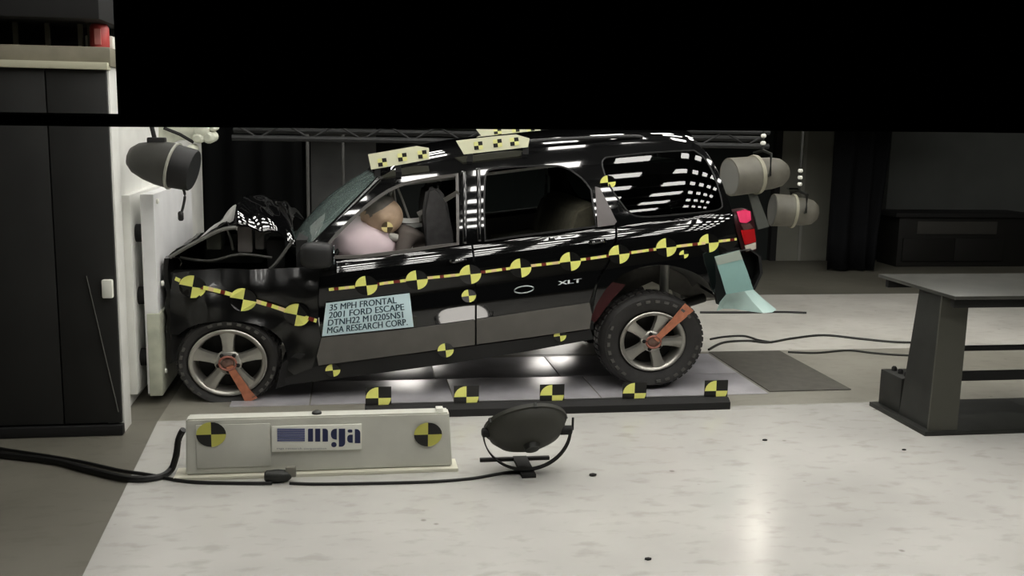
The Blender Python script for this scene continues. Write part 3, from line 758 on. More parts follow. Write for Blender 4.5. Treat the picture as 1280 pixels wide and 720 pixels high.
# ---- yellow and red marker tape with quartered targets
def on_fender(p, g=.014): return Vector((p.x, p.y+crush(p.x,p.z)-g, p.z))
def tape(name, pts, hw=.0095, dash=.04, cols=(0,1,0,2), fen=False):
    pp = crom([(a,b,0) for a,b in pts],8); bm = B(); q = [S(p.x,p.y,-.006) for p in pp]
    if fen: q = [on_fender(p) for p in q]
    L = [0]
    for a_, b_ in zip(q,q[1:]): L.append(L[-1]+(b_-a_).length)
    def at(d):
        for i in range(len(q)-1):
            if L[i+1] >= d: t = (d-L[i])/(L[i+1]-L[i]); return q[i].lerp(q[i+1],t), (q[i+1]-q[i]).normalized()
        return q[-1], (q[-1]-q[-2]).normalized()
    d = 0; k = 0
    while d < L[-1]:
        ln = dash*random.uniform(.7,1.2); e = min(d+ln,L[-1])
        (a_,t0),(b_,t1) = at(d),at(e); n_ = Vector((-t0.z,0,t0.x))
        prism(bm, [a_-n_*hw,b_-n_*hw,b_+n_*hw,a_+n_*hw], (0,.004,0), cols[k%len(cols)]); d = e; k += 1
    return obj(name, bm, [M_YEL, mat('tape_brown',(.42,.10,.05),.5), M_PALE, M_TBLK], CAR, smooth=0)
tape('marker_tape', [(411,362),(458,357),(521,349),(588,342),(650,334),(713,326.5),(774,318),(835,309.5),(885,303.5),(921,299)])
tape('marker_tape', [(219,348),(240,356),(262,361),(303,372),(335,381),(370,392),(396,400)], .013, fen=True)
def sticker(px, py, half, tilt, name='target_sticker', off=-.010, square=False, fen=False):
    c = S(px,py,off); a = math.radians(tilt)
    u = Vector((math.cos(a)*K,0,math.sin(a))); v = Vector((-math.sin(a),0,math.cos(a)))
    bm = B()
    def fan(a0, mi):
        pts = [c]+[c+(u*math.cos(math.radians(a0+k*15))+v*math.sin(math.radians(a0+k*15)))*half for k in range(7)]
        prism(bm, pts, (0,.003,0), mi)
    fan(90,0); fan(270,0); fan(0,1); fan(180,1)
    if fen:
        for v in bm.verts: v.co = on_fender(v.co)
    return obj(name, bm, [M_YEL, M_SBLK], CAR, smooth=0)
for px, py in ((458,357),(521,350),(588,343),(651,335),(713,327),(774,318),(833,309.5),(886,304)): sticker(px,py,.067,6.8)
for px, py in ((241,358),(304,374.5),(371,393)): sticker(px,py,.078,-12,fen=True)
for px, py, h in ((586,370,.045),(760,228,.05),(557,438,.05),(700,420,.04),(416,463,.045),(855,318,.03)): sticker(px,py,h,7,off=-.03 if 430 < py < 440 else -.012)

# ---- bluish information placard on the front door
PC = [(407.5,379),(512,366.5),(517,408.5),(402.5,420.5)]          # tl tr br bl
def plc(u, v, off):
    x = (PC[0][0]*(1-u)+PC[1][0]*u)*v + (PC[3][0]*(1-u)+PC[2][0]*u)*(1-v)
    y = (PC[0][1]*(1-u)+PC[1][1]*u)*v + (PC[3][1]*(1-u)+PC[2][1]*u)*(1-v)
    return S(x,y,off)
bm = B(); grid(bm, [[plc(i/12,j/8,-.028) for i in range(13)] for j in range(9)]); thicken(bm,.004,(0,1,0))
PL = obj('information_placard', bm, mat('placard_blue',(.78,.87,.89),.5), CAR); PL['label'] = 'pale blue placard with dark lettering'
M_INK = mat('placard_ink', (.10,.22,.27), .6)
for i, s in enumerate(('35 MPH FRONTAL','2001 FORD ESCAPE','DTNH22 M10205NS1','MGA RESEARCH CORP.')):
    bm = text_shape(s, 1., 0., .045); xs = [v.co.x for v in bm.verts]; x0_, x1_ = min(xs), max(xs)
    u0, u1 = .05, (.84,.92,.90,.94)[i]
    for v in bm.verts:
        u = u0+(u1-u0)*(v.co.x-x0_)/(x1_-x0_); vv = .755-.228*i+.27*v.co.y
        v.co = plc(u, vv, -.031)
    obj('lettering', bm, M_INK, PL, smooth=0)
# badge ring and letters on the rear door
bb = B(); tube(bb, [S(655+12*math.cos(t),362+4.2*math.sin(t)-1.4*math.cos(t),-.008) for t in [2*math.pi*k/28 for k in range(28)]], .005, 6, closed=True); obj('oval_badge', bb, mat('dull_chrome',(.55,.57,.57),.3,.8), CAR)
bm = text_shape('XLT', 1., 0., .06); xs = [v.co.x for v in bm.verts]; x0_, x1_ = min(xs), max(xs)
for v in bm.verts:
    t = (v.co.x-x0_)/(x1_-x0_); v.co = S(697+30*t, 356.5-3.8*t-7*v.co.y, -.006)
obj('badge_letters', bm, mat('badge_silver',(.80,.82,.82),.35), CAR, smooth=0)

# ---- target boards on the roof
def roof_board(pts, Y, ck, lab):
    p = [P(x,y,Y) for x,y in pts]; bm = B(); prism(bm, p, (0,.015,0)); b_ = obj('roof_board', bm, mat('board_cream',(.86,.86,.74),.5), CAR, smooth=0)
    for (x,y) in ck:
        c = P(x,y,Y-.004); bm = B(); u = Vector((.027*K,0,.004)); v = Vector((-.004,0,.027))
        prism(bm, [c,c+u,c+u+v,c+v], (0,.003,0), 0); prism(bm, [c-u,c,c-v,c-u-v], (0,.003,0), 0)
        prism(bm, [c-u,c,c+v,c+v-u], (0,.003,0), 1); prism(bm, [c,c+u,c+u-v,c-v], (0,.003,0), 1)
        obj('checker', bm, [M_TBLK, mat('board_yellow',(.90,.90,.60),.5)], b_, smooth=0)
    bm = B(); q0, q1 = P(pts[-1][0]+8,pts[-1][1],Y), P(pts[-2][0]-2,pts[-2][1],Y)
    bm.free()
    for q in (q0,q1): bx('board_foot', (q.x-.02,Y+.016,q.z-.05),(q.x+.02,Y+.03,q.z+.03), M_TRIM, b_)
roof_board([(460,193),(521,182.5),(536,185),(537,199),(500,206),(464,212)], .20, [(478,203),(503,196.5),(528,193)], '')
roof_board([(570,176),(612,171),(645,168),(662,173),(660,184),(580,193)], .24, [(598,182),(622,179),(643,177)], '')
roof_board([(594,160),(640,158),(676,159),(674,172),(640,174),(602,170)], 1.25, [(622,164),(645,165),(664,166)], '')
roof_board([(686,163),(706,162),(712,168),(684,171)], .9, [], '')

# ---- teal sheet hanging from the tail to the floor
bm = B()
A0, A1 = P(893,321,-.07), P(924,313,-.07); Bq0, Bq1 = P(908,368,-.07), P(942,362,-.07)
C0, C1 = G(897,390,.01), G(973,388,.01)
r0 = [A0.lerp(A1,k/6) for k in range(7)]; r1 = [Bq0.lerp(Bq1,k/6) for k in range(7)]
sheet = [r0,[a_.lerp(b_,.5)+Vector((0,-.01,0)) for a_,b_ in zip(r0,r1)],r1]
grid(bm, sheet); thicken(bm,.006,(0,1,0)); TS = obj('hanging_sheet', bm, mat('teal_sheet',(.55,.70,.68),.55,var=.06), CAR)
bm = B(); grid(bm, [r0,[a_.lerp(b_,.22) for a_,b_ in zip(r0,r1)]]); bmesh.ops.translate(bm, vec=(0,-.008,0), verts=bm.verts); thicken(bm,.004,(0,1,0)); obj('sheet_tape', bm, mat('sheet_tape',(.62,.66,.62),.5), TS)
bm = B(); r2 = [P(896,389,-.07).lerp(P(973,388,-.07),k/6) + Vector((0,.10*math.sin(k*1.1),0)) for k in range(7)]
grid(bm, [r1,[a_.lerp(b_,.5)+Vector((0,.03,0)) for a_,b_ in zip(r1,r2)],r2]); thicken(bm,.006,(0,1,0)); obj('sheet_flare', bm, mat('teal_flare',(.70,.80,.78),.35), TS)

# ================================================================== CRASH DUMMY
def skinned(name, verts, edges, radii, m, parent, sub=2):
    me = bpy.data.meshes.new('sk'); me.from_pydata(verts, edges, [])
    o = bpy.data.objects.new('sk', me); col.objects.link(o)
    md = o.modifiers.new('s','SKIN'); md.use_smooth_shade = True
    for i, r in enumerate(radii):
        me.skin_vertices[0].data[i].radius = (r, r) if not isinstance(r, tuple) else r
    me.skin_vertices[0].data[0].use_root = True
    sb = o.modifiers.new('d','SUBSURF'); sb.levels = sub; sb.render_levels = sub
    dg = bpy.context.evaluated_depsgraph_get(); dg.update()
    out = bpy.data.meshes.new_from_object(o.evaluated_get(dg))
    bpy.data.objects.remove(o)
    bm = B(); bm.from_mesh(out); bpy.data.meshes.remove(out)
    return obj(name, bm, m, parent, smooth=180, recalc=False)
DY = .53
hip = P(548,362,DY); wst = P(538,340,DY); chest = P(520,308,DY); shl = P(510,292,DY); nk = P(498,281,DY)
DM = empty('crash_dummy', (hip.x,DY,hip.z-.12), 'crash test dummy thrown forward with its head in the airbag', 'crash dummy')
V = [hip,wst,chest,shl,nk]; E_ = [(0,1),(1,2),(2,3),(3,4)]; Rr = [.13,.125,.14,.11,.055]
def chain(start, pts, rad):
    p = start
    for q, r in zip(pts, rad):
        V.append(q); Rr.append(r); E_.append((p, len(V)-1)); p = len(V)-1
    return p
def at(px,py,y): return P(px,py,y)
for s_ in (-1,1):
    y = DY+s_*.17
    chain(0, [at(545,366,DY+s_*.10), at(470,345,DY+s_*.13), at(450,398,DY+s_*.14), at(425,430,DY+s_*.13), at(405,428,DY+s_*.13)], [.09,.07,.055,.045,.04])
    h = chain(3, [at(508,296,y), at(500,325,y+s_*.03), at(463,330,DY+s_*.17), at(447,324,DY+s_*.17)], [.07,.052,.04,.036])
    hb = V[h]
    for k in range(4): chain(h, [hb+Vector((-.05,(k-1.5)*.022,.012)), hb+Vector((-.085,(k-1.5)*.022,-.006)), hb+Vector((-.09,(k-1.5)*.022,-.035))], [.010,.009,.008])
    chain(h, [hb+Vector((-.02,-s_*.045,.01)), hb+Vector((-.055,-s_*.05,-.01))], [.011,.009])
M_SKIN = mat('dummy_vinyl', (.66,.54,.42), .6, var=.1); M_SHIRT = mat('dummy_shirt', (.40,.37,.35), .85, var=.15)
skinned('body', [tuple(v) for v in V], E_, Rr, M_SHIRT, DM)
# head: skull, face, ears, nose
bm = B(); bmesh.ops.create_uvsphere(bm, u_segments=36, v_segments=28, radius=1)
hc = P(477,269,DY-.14)
for v in bm.verts:
    q = v.co.copy()                          # local: -x face, z crown
    p = Vector((q.x*.132, q.y*.098, q.z*.142))
    if q.x < 0 and q.z < .1: p.x -= .012*math.exp(-((q.z+.35)/.3)**2)*(1-abs(q.y))     # jaw and mouth
    d = math.exp(-((q.y/.16)**2+((q.z+.12)/.16)**2)); p.x -= (.035*d if q.x < 0 else 0)   # nose
    for sy in (-1,1):
        de = math.exp(-(((q.y-sy*.36)/.15)**2+((q.z-.12)/.12)**2)); p.x += (.018*de if q.x < 0 else 0)  # eyes
        if abs(q.x) < .25 and sy*q.y > .85 and abs(q.z) < .3: p.y += sy*.014                 # ears
    if q.x < 0: p.x += .006*math.exp(-((q.z+.48)/.05)**2)*(1 if abs(q.y) < .4 else 0)         # mouth
    v.co = p
R_ = Matrix.Rotation(math.radians(-38),3,'Y') 
for v in bm.verts: 
    p = R_ @ v.co; v.co = Vector((p.x*K,p.y,p.z))+hc
hd_ = obj('head', bm, mat('dummy_head',(.80,.69,.58),.6,var=.15,scale=8), DM, smooth=180)
bm = B(); bmesh.ops.create_uvsphere(bm, u_segments=24, v_segments=12, radius=1)
bmesh.ops.delete(bm, geom=[v for v in bm.verts if v.co.z < .15], context='VERTS')
for v in bm.verts:
    p = R_ @ Vector((v.co.x*.136+.008,v.co.y*.102,v.co.z*.148)); v.co = Vector((p.x*K,p.y,p.z))+hc
obj('skull_cap', bm, mat('cap_grey',(.47,.45,.42),.6,var=.2,scale=12), hd_, smooth=180)
c = P(484,284,DY-.25); bm = B()
for a0, mi in ((0,0),(90,1),(180,0),(270,1)):
    prism(bm, [c]+[c+Vector((math.cos(math.radians(a0+k*15))*.036*K,0,math.sin(math.radians(a0+k*15))*.036)) for k in range(7)], (0,.01,0), mi)
obj('head_target', bm, [mat('pale_yellow',(.95,.88,.62),.5), mat('warm_yellow',(.30,.24,.15),.5)], hd_, smooth=0)
bm = B()
for k in range(6):
    bm = B(); lathe(bm, [(.055,0),(.055,.012)], nk.lerp(hc,.15+.1*k), (nk-hc), 14); obj('neck_disc', bm, mat('neck_rubber',(.35,.33,.31),.6), DM)
WC = mat('wire_grey', (.60,.60,.58), .5)
for i, pts in enumerate(([(490,234),(486,250),(482,262)],[(492,232),(494,250),(498,274)],[(496,232),(505,255),(512,275)],[(484,240),(476,252),(470,262)],[(515,275),(518,300),(523,314)])):
    bm = B(); tube(bm, crom([P(x,y,.42+.02*i) for x,y in pts],5), .009 if i else .012, 6); obj('instrument_wire', bm, WC, DM)
bm = B(); grid(bm, [[P(490,236,.46),P(493,236,.46)],[P(488,262,.44),P(497,262,.44)],[P(490,276,.42),P(499,274,.42)]]); thicken(bm,.006,(0,1,0)); obj('wire_bundle', bm, mat('bundle',(.66,.64,.60),.6), DM)
for px, py in ((493,297),(506,300),(507,309)):
    bm = B(); q = P(px,py,.36); lathe(bm, [(.012,-.05),(.028,-.045),(.03,0),(.028,.045),(.012,.05)], q, (.9,.1,-.2), 12); obj('sensor_pod', bm, mat('sensor_pale',(.72,.71,.68),.5), DM)

# ================================================================== LAMPS, BOXES AND STANDS
# ---- low white box with the logo board
WBX = empty('logo_box', (-.18,-1.45,0), 'long low white box on the floor with a blue logo board', 'box')
bY = -1.5
zt_ = P(400,520,bY).z; xL, xR = P(231,560,bY).x, P(561,560,bY).x
M_BOX = mat('box_white', (.79,.79,.75), .5, var=.06, scale=5)
bm = B(); prism(bm, [(xL,bY,.02),(xR+.02,bY,.02),(xR,bY,zt_),(xL+.01,bY,zt_)], (0,.10,0)); bmesh.ops.bevel(bm, geom=bm.edges[:], offset=.008, segments=2, affect='EDGES'); obj('body', bm, M_BOX, WBX)
bx('base_strip', (xL-.06,bY-.035,0), (xR+.05,bY+.13,.02), mat('strip_pale',(.84,.83,.76),.5), WBX, .005)
bx('panel', (xL+.06,bY-.006,.06), (P(338,540,bY).x,bY+.01,P(300,530,bY).z), M_BOX, WBX, .002)
for px in (264,535):
    py = 543
    q = P(px,py,bY-.008); quad_target('target', q, (1.13,0,0), (0,0,1), (0,-1,0), WBX, False, .068, ylw=mat('target_olive',(.75,.74,.35),.5))
s0, s1 = P(340,565,bY-.012), P(452,530,bY-.012)
SG = bx('logo_board', (s0.x,bY-.014,s0.z), (s1.x,bY-.002,s1.z), M_WHT2, WBX, .002); SG['label'] = 'white board with blue mga lettering'
M_NAVY = mat('logo_navy', (.10,.13,.29), .5); M_BLUE = mat('logo_slate', (.37,.39,.53), .5)
LY = bY-.017
def lpoly(bm, pts): prism(bm, [P(x,y,LY) for x,y in pts], (0,.004,0))
def rbar(bm, x0, x1, y0, y1, tr=0, tl=0, br=0, bl=0):
    pts = []
    for cx_, cy_, r, a0 in ((x1-tr,y0+tr,tr,-90),(x1-br,y1-br,br,0),(x0+bl,y1-bl,bl,90),(x0+tl,y0+tl,tl,180)):
        if r == 0: pts.append((cx_,cy_))
        else: pts += [(cx_+r*math.cos(math.radians(a0+k*22.5)), cy_+r*math.sin(math.radians(a0+k*22.5))) for k in range(5)]
    lpoly(bm, pts)
for k in range(6):
    bm = B(); y0 = 535.8+k*2.75; lpoly(bm, [(346.5,y0),(381,y0),(381,y0+2.2),(346.5,y0+2.2)]); obj('logo_stripe', bm, M_BLUE, SG, smooth=0)
bm = B(); rbar(bm,385,391.3,536,552,0,1.5); rbar(bm,394,400.3,536,552); rbar(bm,403.2,410,536,552,3.5); obj('letter_m', bm, M_NAVY, SG, smooth=0)
bm = B(); rbar(bm,413.5,421,536,549.5,0,6,0,6); rbar(bm,423.5,431.5,536,558.5,0,0,5,0); rbar(bm,414,420.8,552.8,559,3,3,3,3); obj('letter_g', bm, M_NAVY, SG, smooth=0)
bm = B(); rbar(bm,434.5,440.5,537,540.8,1.5,1.9,1.5,1.9); rbar(bm,434,441,543.5,553.5,0,4,0,4); rbar(bm,443.5,450.5,536.5,554,5,0,0,0); obj('letter_a', bm, M_NAVY, SG, smooth=0)
bm = text_shape('mga research corporation', 1.); xs = [v.co.x for v in bm.verts]; x0_, x1_ = min(xs), max(xs)
for v in bm.verts: v.co = P(346+62*(v.co.x-x0_)/(x1_-x0_), 561.5-3.*v.co.y, LY)
obj('small_lettering', bm, mat('small_ink',(.45,.46,.5),.5), SG, smooth=0)
bm = B(); q = P(396,518,bY+.05); lathe(bm, [(.03,-.01),(.025,.01),(.01,.018)], (q.x,bY+.05,zt_), (0,0,1), 12); obj('lid_knob', bm, M_STEEL, WBX)
bm = B(); q = P(549,519,bY+.05); box(bm, (q.x-.02,bY+.02,zt_-.005),(q.x+.02,bY+.07,zt_+.02),.005); obj('end_catch', bm, M_WHT2, WBX)
# plug on the cable in front of the box
q = G(350,603); PG = empty('cable_plug', (q.x,q.y,0), 'small dark cable plug lying in front of the white box', 'plug')
bm = B(); lathe(bm, [(.02,-.07),(.032,-.06),(.036,0),(.03,.05),(.015,.07)], (q.x-.01,q.y,.036), (1,0,0), 12); obj('body', bm, M_STEEL, PG)
bx('tab', (q.x+.03,q.y-.015,.03), (q.x+.085,q.y+.015,.085), mat('tab_grey',(.45,.44,.4),.5), PG, .006)
# cables on the floor
def cable(pts, r, label, m=M_CABLE):
    bm = B(); tube(bm, crom([G(x,y,r) for x,y in pts],7), r, 8); return tag(obj('cable', bm, m), label, 'cable')
bm = B(); pts = [G(-60,562,.018),G(60,575,.018),G(110,587,.018),G(160,598,.018),G(195,597,.018)]
e = [P(213,588,-1.42),P(220,570,-1.40),P(223,550,-1.38),P(229,537,-1.40)]
tube(bm, crom(pts+e,7), .018, 8); tag(obj('cable', bm, M_CABLE), 'thick black cable rising to the left end of the white box', 'cable')
cable([(-60,552),(60,570),(110,579),(150,588),(190,594),(235,602),(300,604),(340,604)], .010, 'thin black cable running along the foot of the white box to the plug')
cable([(362,604),(400,605),(470,604),(540,602),(590,598),(625,592),(655,588)], .009, 'thin dark cable from the plug to the round floor lamp')
cable([(886,437),(905,428),(935,426),(960,428),(990,423),(1030,419),(1080,424),(1130,428),(1200,427)], .011, 'grey cable curving across the floor behind the mat', M_STEEL)
cable([(888,424),(905,421),(930,420),(948,425),(965,428)], .010, 'short dark cable coil behind the rear wheel')
cable([(985,440),(1020,441),(1060,438),(1090,441),(1130,444),(1200,446)], .009, 'thin straight cable running behind the steel stand', M_STEEL)
cable([(875,390.5),(930,390.5),(975,390),(1008,391)], .012, 'dark cord lying on the far floor below the teal sheet')

# ---- round floor lamp in its yoke
LY0 = -1.62
lc = P(659,539,LY0); FLP = empty('round_floor_lamp', (lc.x,LY0,0), 'dark round flood lamp in a ring yoke on the pale floor', 'lamp')
ax = Vector((-.10,.62,.60)).normalized()      # opens away from us, up towards the car
c_ = lc-ax*.0
bm = B(); lathe(bm, [(.04,-.085),(.10,-.075),(.155,-.045),(.188,-.005),(.196,.03),(.206,.034),(.206,.055),(.192,.055),(.17,.01),(.08,-.04),(.001,-.05)], c_, ax, 40, K); obj('reflector_shell', bm, mat('lamp_black',(.20,.20,.17),.65,var=.15), FLP)
bm = B(); lathe(bm, [(.188,.040),(.188,.046)], c_, ax, 36, K); obj('front_glass', bm, mat('lamp_front',(1,.98,.95),.3,emit=4.5), FLP)
bm = B(); lathe(bm, [(.02,-.12),(.035,-.115),(.04,-.08)], c_, ax, 16, K); obj('rear_cap', bm, M_STEEL, FLP)
for k in range(5):
    a0 = 2*math.pi*k/5+.3; u_ = ax.cross(Vector((0,0,1))).normalized(); v_ = u_.cross(ax)
    q = (u_*math.cos(a0)+v_*math.sin(a0))*.2+ax*.044; q.x *= K; bm = B(); lathe(bm, [(.012,-.014),(.012,.014)], c_+q, ax, 8); obj('clip', bm, M_STEEL, FLP)
bm = B(); rw = []
for k in range(29):
    t = math.pi + math.pi*k/28; p = Vector((lc.x+math.cos(t)*.218*K, LY0, lc.z+.0+math.sin(t)*(lc.z-.026)))
    rw.append([p+Vector((0,-.02,0)),p+Vector((0,.02,0))])
grid(bm, rw); thicken(bm,.007); obj('yoke', bm, M_DARK, FLP)
for s_ in (-1,1):
    bm = B(); lathe(bm, [(.026,0),(.026,.06),(.014,.066)], (lc.x+s_*.165*K,LY0,lc.z), (s_,0,0), 14); obj('pivot_arm', bm, M_DARK, FLP)
bm = B(); tube(bm, [(lc.x+.225*K,LY0,lc.z),(lc.x+.225*K,LY0,lc.z+.07)], .007, 6); obj('pivot_bolt', bm, M_DARK, FLP)
a_, b_ = G(600,573,.02), G(690,576,.02)
bm = B(); box(bm, (a_.x,a_.y-.012,.0),(b_.x,a_.y+.012,.02)); obj('base_bar', bm, M_DARK, FLP, smooth=0)
bm = B(); box(bm, (lc.x-.035,LY0-.06,.0),(lc.x+.045,a_.y+.02,.022),.004); obj('base_foot', bm, M_DARK, FLP)

for fx, lab in ((.55,'unseen fill lamp added on the floor behind the car near its front door'),(2.0,'unseen fill lamp added on the floor behind the car near its rear wheel')):  # hidden lamps added to brighten the runway plates under the car
    fy = 2.75; fz = .27; o = empty('round_floor_lamp', (fx,fy,0), lab, 'lamp'); a2 = Vector((0,-1,-.02)).normalized(); c2 = Vector((fx,fy,fz))
    bm = B(); lathe(bm, [(.04,-.085),(.10,-.075),(.155,-.045),(.188,-.005),(.196,.03),(.206,.034),(.206,.055),(.192,.055),(.17,.01),(.08,-.04),(.001,-.05)], c2, a2, 32, K); obj('reflector_shell', bm, mat('lamp_black',(.2,.2,.17),.65), o)
    bm = B(); lathe(bm, [(.188,.040),(.188,.046)], c2, a2, 32, K); obj('front_glass', bm, mat('fill_lamp_front',(1,.98,.95),.3,emit=9.), o)
    bm = B(); rw = []
    for k in range(21):
        t = math.pi+math.pi*k/20; p = Vector((fx+math.cos(t)*.225*K,fy,fz+math.sin(t)*(fz-.02))); rw.append([p+Vector((0,-.02,0)),p+Vector((0,.02,0))])
    grid(bm, rw); thicken(bm,.007); obj('yoke', bm, M_DARK, o)
    bx('base_foot', (fx-.1,fy-.1,0), (fx+.1,fy+.1,.02), M_DARK, o, .004)
# ---- dome lamp hanging by the barrier
hl = P(196,203,-.22); HL = empty('hanging_dome_lamp', (hl.x,-.22,hl.z-.2), 'dark dome flood lamp hanging beside the top of the barrier plate', 'lamp')
ax = Vector((.93,-.12,-.22)).normalized()
bm = B(); lathe(bm, [(.015,-.165),(.06,-.15),(.095,-.115),(.122,-.05),(.138,.02),(.143,.075),(.144,.085)], hl, ax, 32, K); obj('dome', bm, mat('dome_dark',(.20,.20,.18),.55,var=.2), HL)
bm = B(); lathe(bm, [(.144,.085),(.150,.088),(.150,.098),(.142,.10)], hl, ax, 32, K); obj('rim', bm, mat('rim_pale',(.62,.62,.58),.5), HL)
bm = B(); lathe(bm, [(.138,.10),(.132,.20),(.124,.208),(.001,.208)], hl, ax, 28, K); obj('hood', bm, mat('hood_dark',(.05,.05,.05),.6), HL)
bm = B(); tube(bm, [hl+Vector((.0,0,.11)), P(190,160,-.22), P(188,120,-.22), (P(188,120,-.22).x,-.22,3.4)], .014, 8); obj('hanger_pipe', bm, M_DARK, HL)
bm = B(); box(bm, hl+Vector((-.05,-.035,.10)), hl+Vector((.06,.035,.155)), .01); obj('clamp', bm, M_DARK, HL)
bm = B(); tube(bm, crom([P(216,226,-.2),P(226,231,-.2),P(231,243,-.2),P(229,258,-.2),P(226,268,-.2)],5), .009, 6); obj('lead', bm, M_CABLE, HL)
bm = B(); q = P(226,270,-.2); lathe(bm, [(.012,0),(.018,.01),(.018,.05),(.01,.06)], q-Vector((0,0,.03)), (0,0,1), 10); obj('plug', bm, M_CABLE, HL)
# white clamp cluster above it
qc = P(225,170,.2); CC = empty('white_clamp_cluster', (qc.x,.2,qc.z-.08), 'cluster of white clamps and knobs hanging above the dome lamp', 'clamps')
bm = B(); prism(bm, [P(x,y,.2) for x,y in ((198,156),(250,154),(244,176),(222,174),(204,186),(198,174))], (0,.08,0)); bmesh.ops.bevel(bm, geom=bm.edges[:], offset=.008, segments=2, affect='EDGES'); obj('plate', bm, mat('clamp_white',(.86,.87,.80),.45,var=.12,scale=14), CC)
for px, py, r in ((254,163,.048),(263,171,.04),(250,172,.035),(241,186,.03),(268,160,.02)):
    q = P(px,py,.17); bm = B(); lathe(bm, [(r*.6,-.05),(r,-.035),(r,.03),(r*.7,.05)], q, (.2,1,.15), 14, K); obj('knob', bm, MATS['clamp_white'], CC)
bm = B(); tube(bm, [P(205,160,.18),P(225,168,.16),P(242,178,.17)], .012, 6); obj('lever', bm, M_DARK, CC)
bm = B(); tube(bm, [P(230,156,.24),(P(230,156,.24).x,.24,3.4)], .014, 8); obj('hanger_pipe', bm, M_DARK, CC)

# ---- two grey flood lamps behind the tail
def flood(c, L, R, ax, lab, bracket):
    o = empty('flood_lamp', (c.x,c.y,c.z-R), lab, 'lamp', None)
    ax = Vector(ax).normalized(); m = mat('flood_grey',(.41,.40,.36),.55,var=.15,scale=6)
    bm = B(); lathe(bm, [(R*.98,-L*.5),(R,-L*.49),(R*.97,-L*.1),(R*1.0,-L*.08)], c, ax, 32, K); obj('barrel', bm, m, o)
    bm = B(); lathe(bm, [(R*.80,-L*.08),(R*.86,.02*L),(R*.84,L*.2),(R*.74,L*.36),(R*.5,L*.46),(R*.2,L*.5),(.001,L*.5)], c, ax, 32, K); obj('rear_housing', bm, m, o)
    bm = B(); lathe(bm, [(R*.9,-L*.505),(R*.9,-L*.5)], c, ax, 28, K); obj('front_glass', bm, mat('flood_glass',(.5,.5,.48),.2), o)
    bm = B(); lathe(bm, [(R*1.03,-L*.09),(R*1.05,-L*.06),(R*1.03,-L*.03)], c, ax, 32, K); obj('band', bm, mat('flood_band',(.58,.57,.5),.5), o)
    bm = B(); tube(bm, [c+Vector((.03,-R*.98,0)),c+Vector((.03,-R*1.12,.0)),c+Vector((.03,-R*1.12,R*1.1)),c+Vector((.03,0,R*1.25)),c+Vector((.03,R*1.12,R*1.1)),c+Vector((.03,R*1.12,0)),c+Vector((.03,R*.98,0))], .016, 6); obj('yoke', bm, M_STEEL, o)
    bm = B(); tube(bm, [c+Vector((.03,0,R*1.2)),(c.x+.03,c.y,3.6)], .014, 8); obj('hanger_pipe', bm, M_STEEL, o)
    for k in range(3):
        bm = B(); lathe(bm, [(.014,0),(.026,.01),(.026,.03),(.014,.04)], c+Vector((.03,0,R*1.25+.05+.07*k)), (0,0,1), 10); obj('chain_link', bm, M_WHT2, o)
    return o
FL1 = flood(P(948,218,2.5),.56,.185,(1,.15,.10),'larger grey flood lamp hanging just behind the car tail',0)
flood(P(994,264,3.1),.44,.17,(1,-.1,-.05),'smaller grey flood lamp hanging lower beside the pale door',0)
bm = B(); prism(bm, [P(x,y,2.5) for x,y in ((934,236),(944,236),(962,283),(948,287))], (0,.02,0)); obj('barn_door', bm, mat('flap_grey',(.30,.31,.29),.5), FL1, smooth=0)

# ---- dark steel stand at the right
n0 = G(1165,545); f0 = G(1083,508)
xs_ = 3.56; yn = -1.17; yf = -.50
ST = empty('steel_stand', (4.2,-.85,0), 'dark steel stand with a table top at the right edge', 'stand')
ztab = P(1180,358,yn).z
bx('base_plate', (xs_,yn-.03,0), (4.6,yf,.03), M_STEEL, ST, .004)
ztop = P(1140,358,-.9).z-.02
lx = xs_+.05
bm = B(); prism(bm, [(lx,yn,.03),(lx,-.80,.03),(lx+.035,-.86,ztop),(lx+.035,yn+.03,ztop)], (.03,0,0)); obj('leg_web', bm, M_STEEL, ST, smooth=0)
bm = B(); prism(bm, [(lx-.02,yn-.012,.03),(lx+.18,yn-.012,.03),(lx+.2,yn+.02,ztop),(lx+.015,yn+.02,ztop)], (0,.014,0)); 
obj('leg_flange', bm, mat('steel_edge',(.30,.30,.27),.5,.3), ST, smooth=0)
zb_ = P(1097,462,-.55).z
bx('side_box', (lx,-.80,.03), (lx+.22,yf-.03,zb_), M_STEEL, ST, .006)
for y in (-.58,-.66,-.74): 
    bm = B(); lathe(bm, [(.018,0),(.018,.02),(.01,.03)], (lx+.07,y,zb_), (0,0,1), 8); obj('bolt', bm, M_DARK, ST)
tx0 = P(1100,346,-.45).x
bx('table_top', (xs_+.06,yn-.12,ztop), (5.1,-.38,ztop+.022), mat('table_grey',(.27,.27,.25),.4,.3,var=.2), ST, .003)
for y in (yn-.05,-.45): bx('top_rail', (xs_+.09,y-.02,ztop-.06), (5.0,y+.02,ztop), M_DARK, ST, .003)
bx('far_leg', (4.75,yn,.03), (4.83,-.80,ztop), M_STEEL, ST, .004)
bx('cross_bar', (lx+.03,-1.0,.30), (4.78,-.96,.36), M_DARK, ST, .003)
bx('cross_bar', (lx+.03,-1.0,.5), (4.78,-.96,.53), M_DARK, ST, .003)
bx('base_plate', (4.6,yn-.03,0), (5.0,yf,.03), M_STEEL, ST, .004)

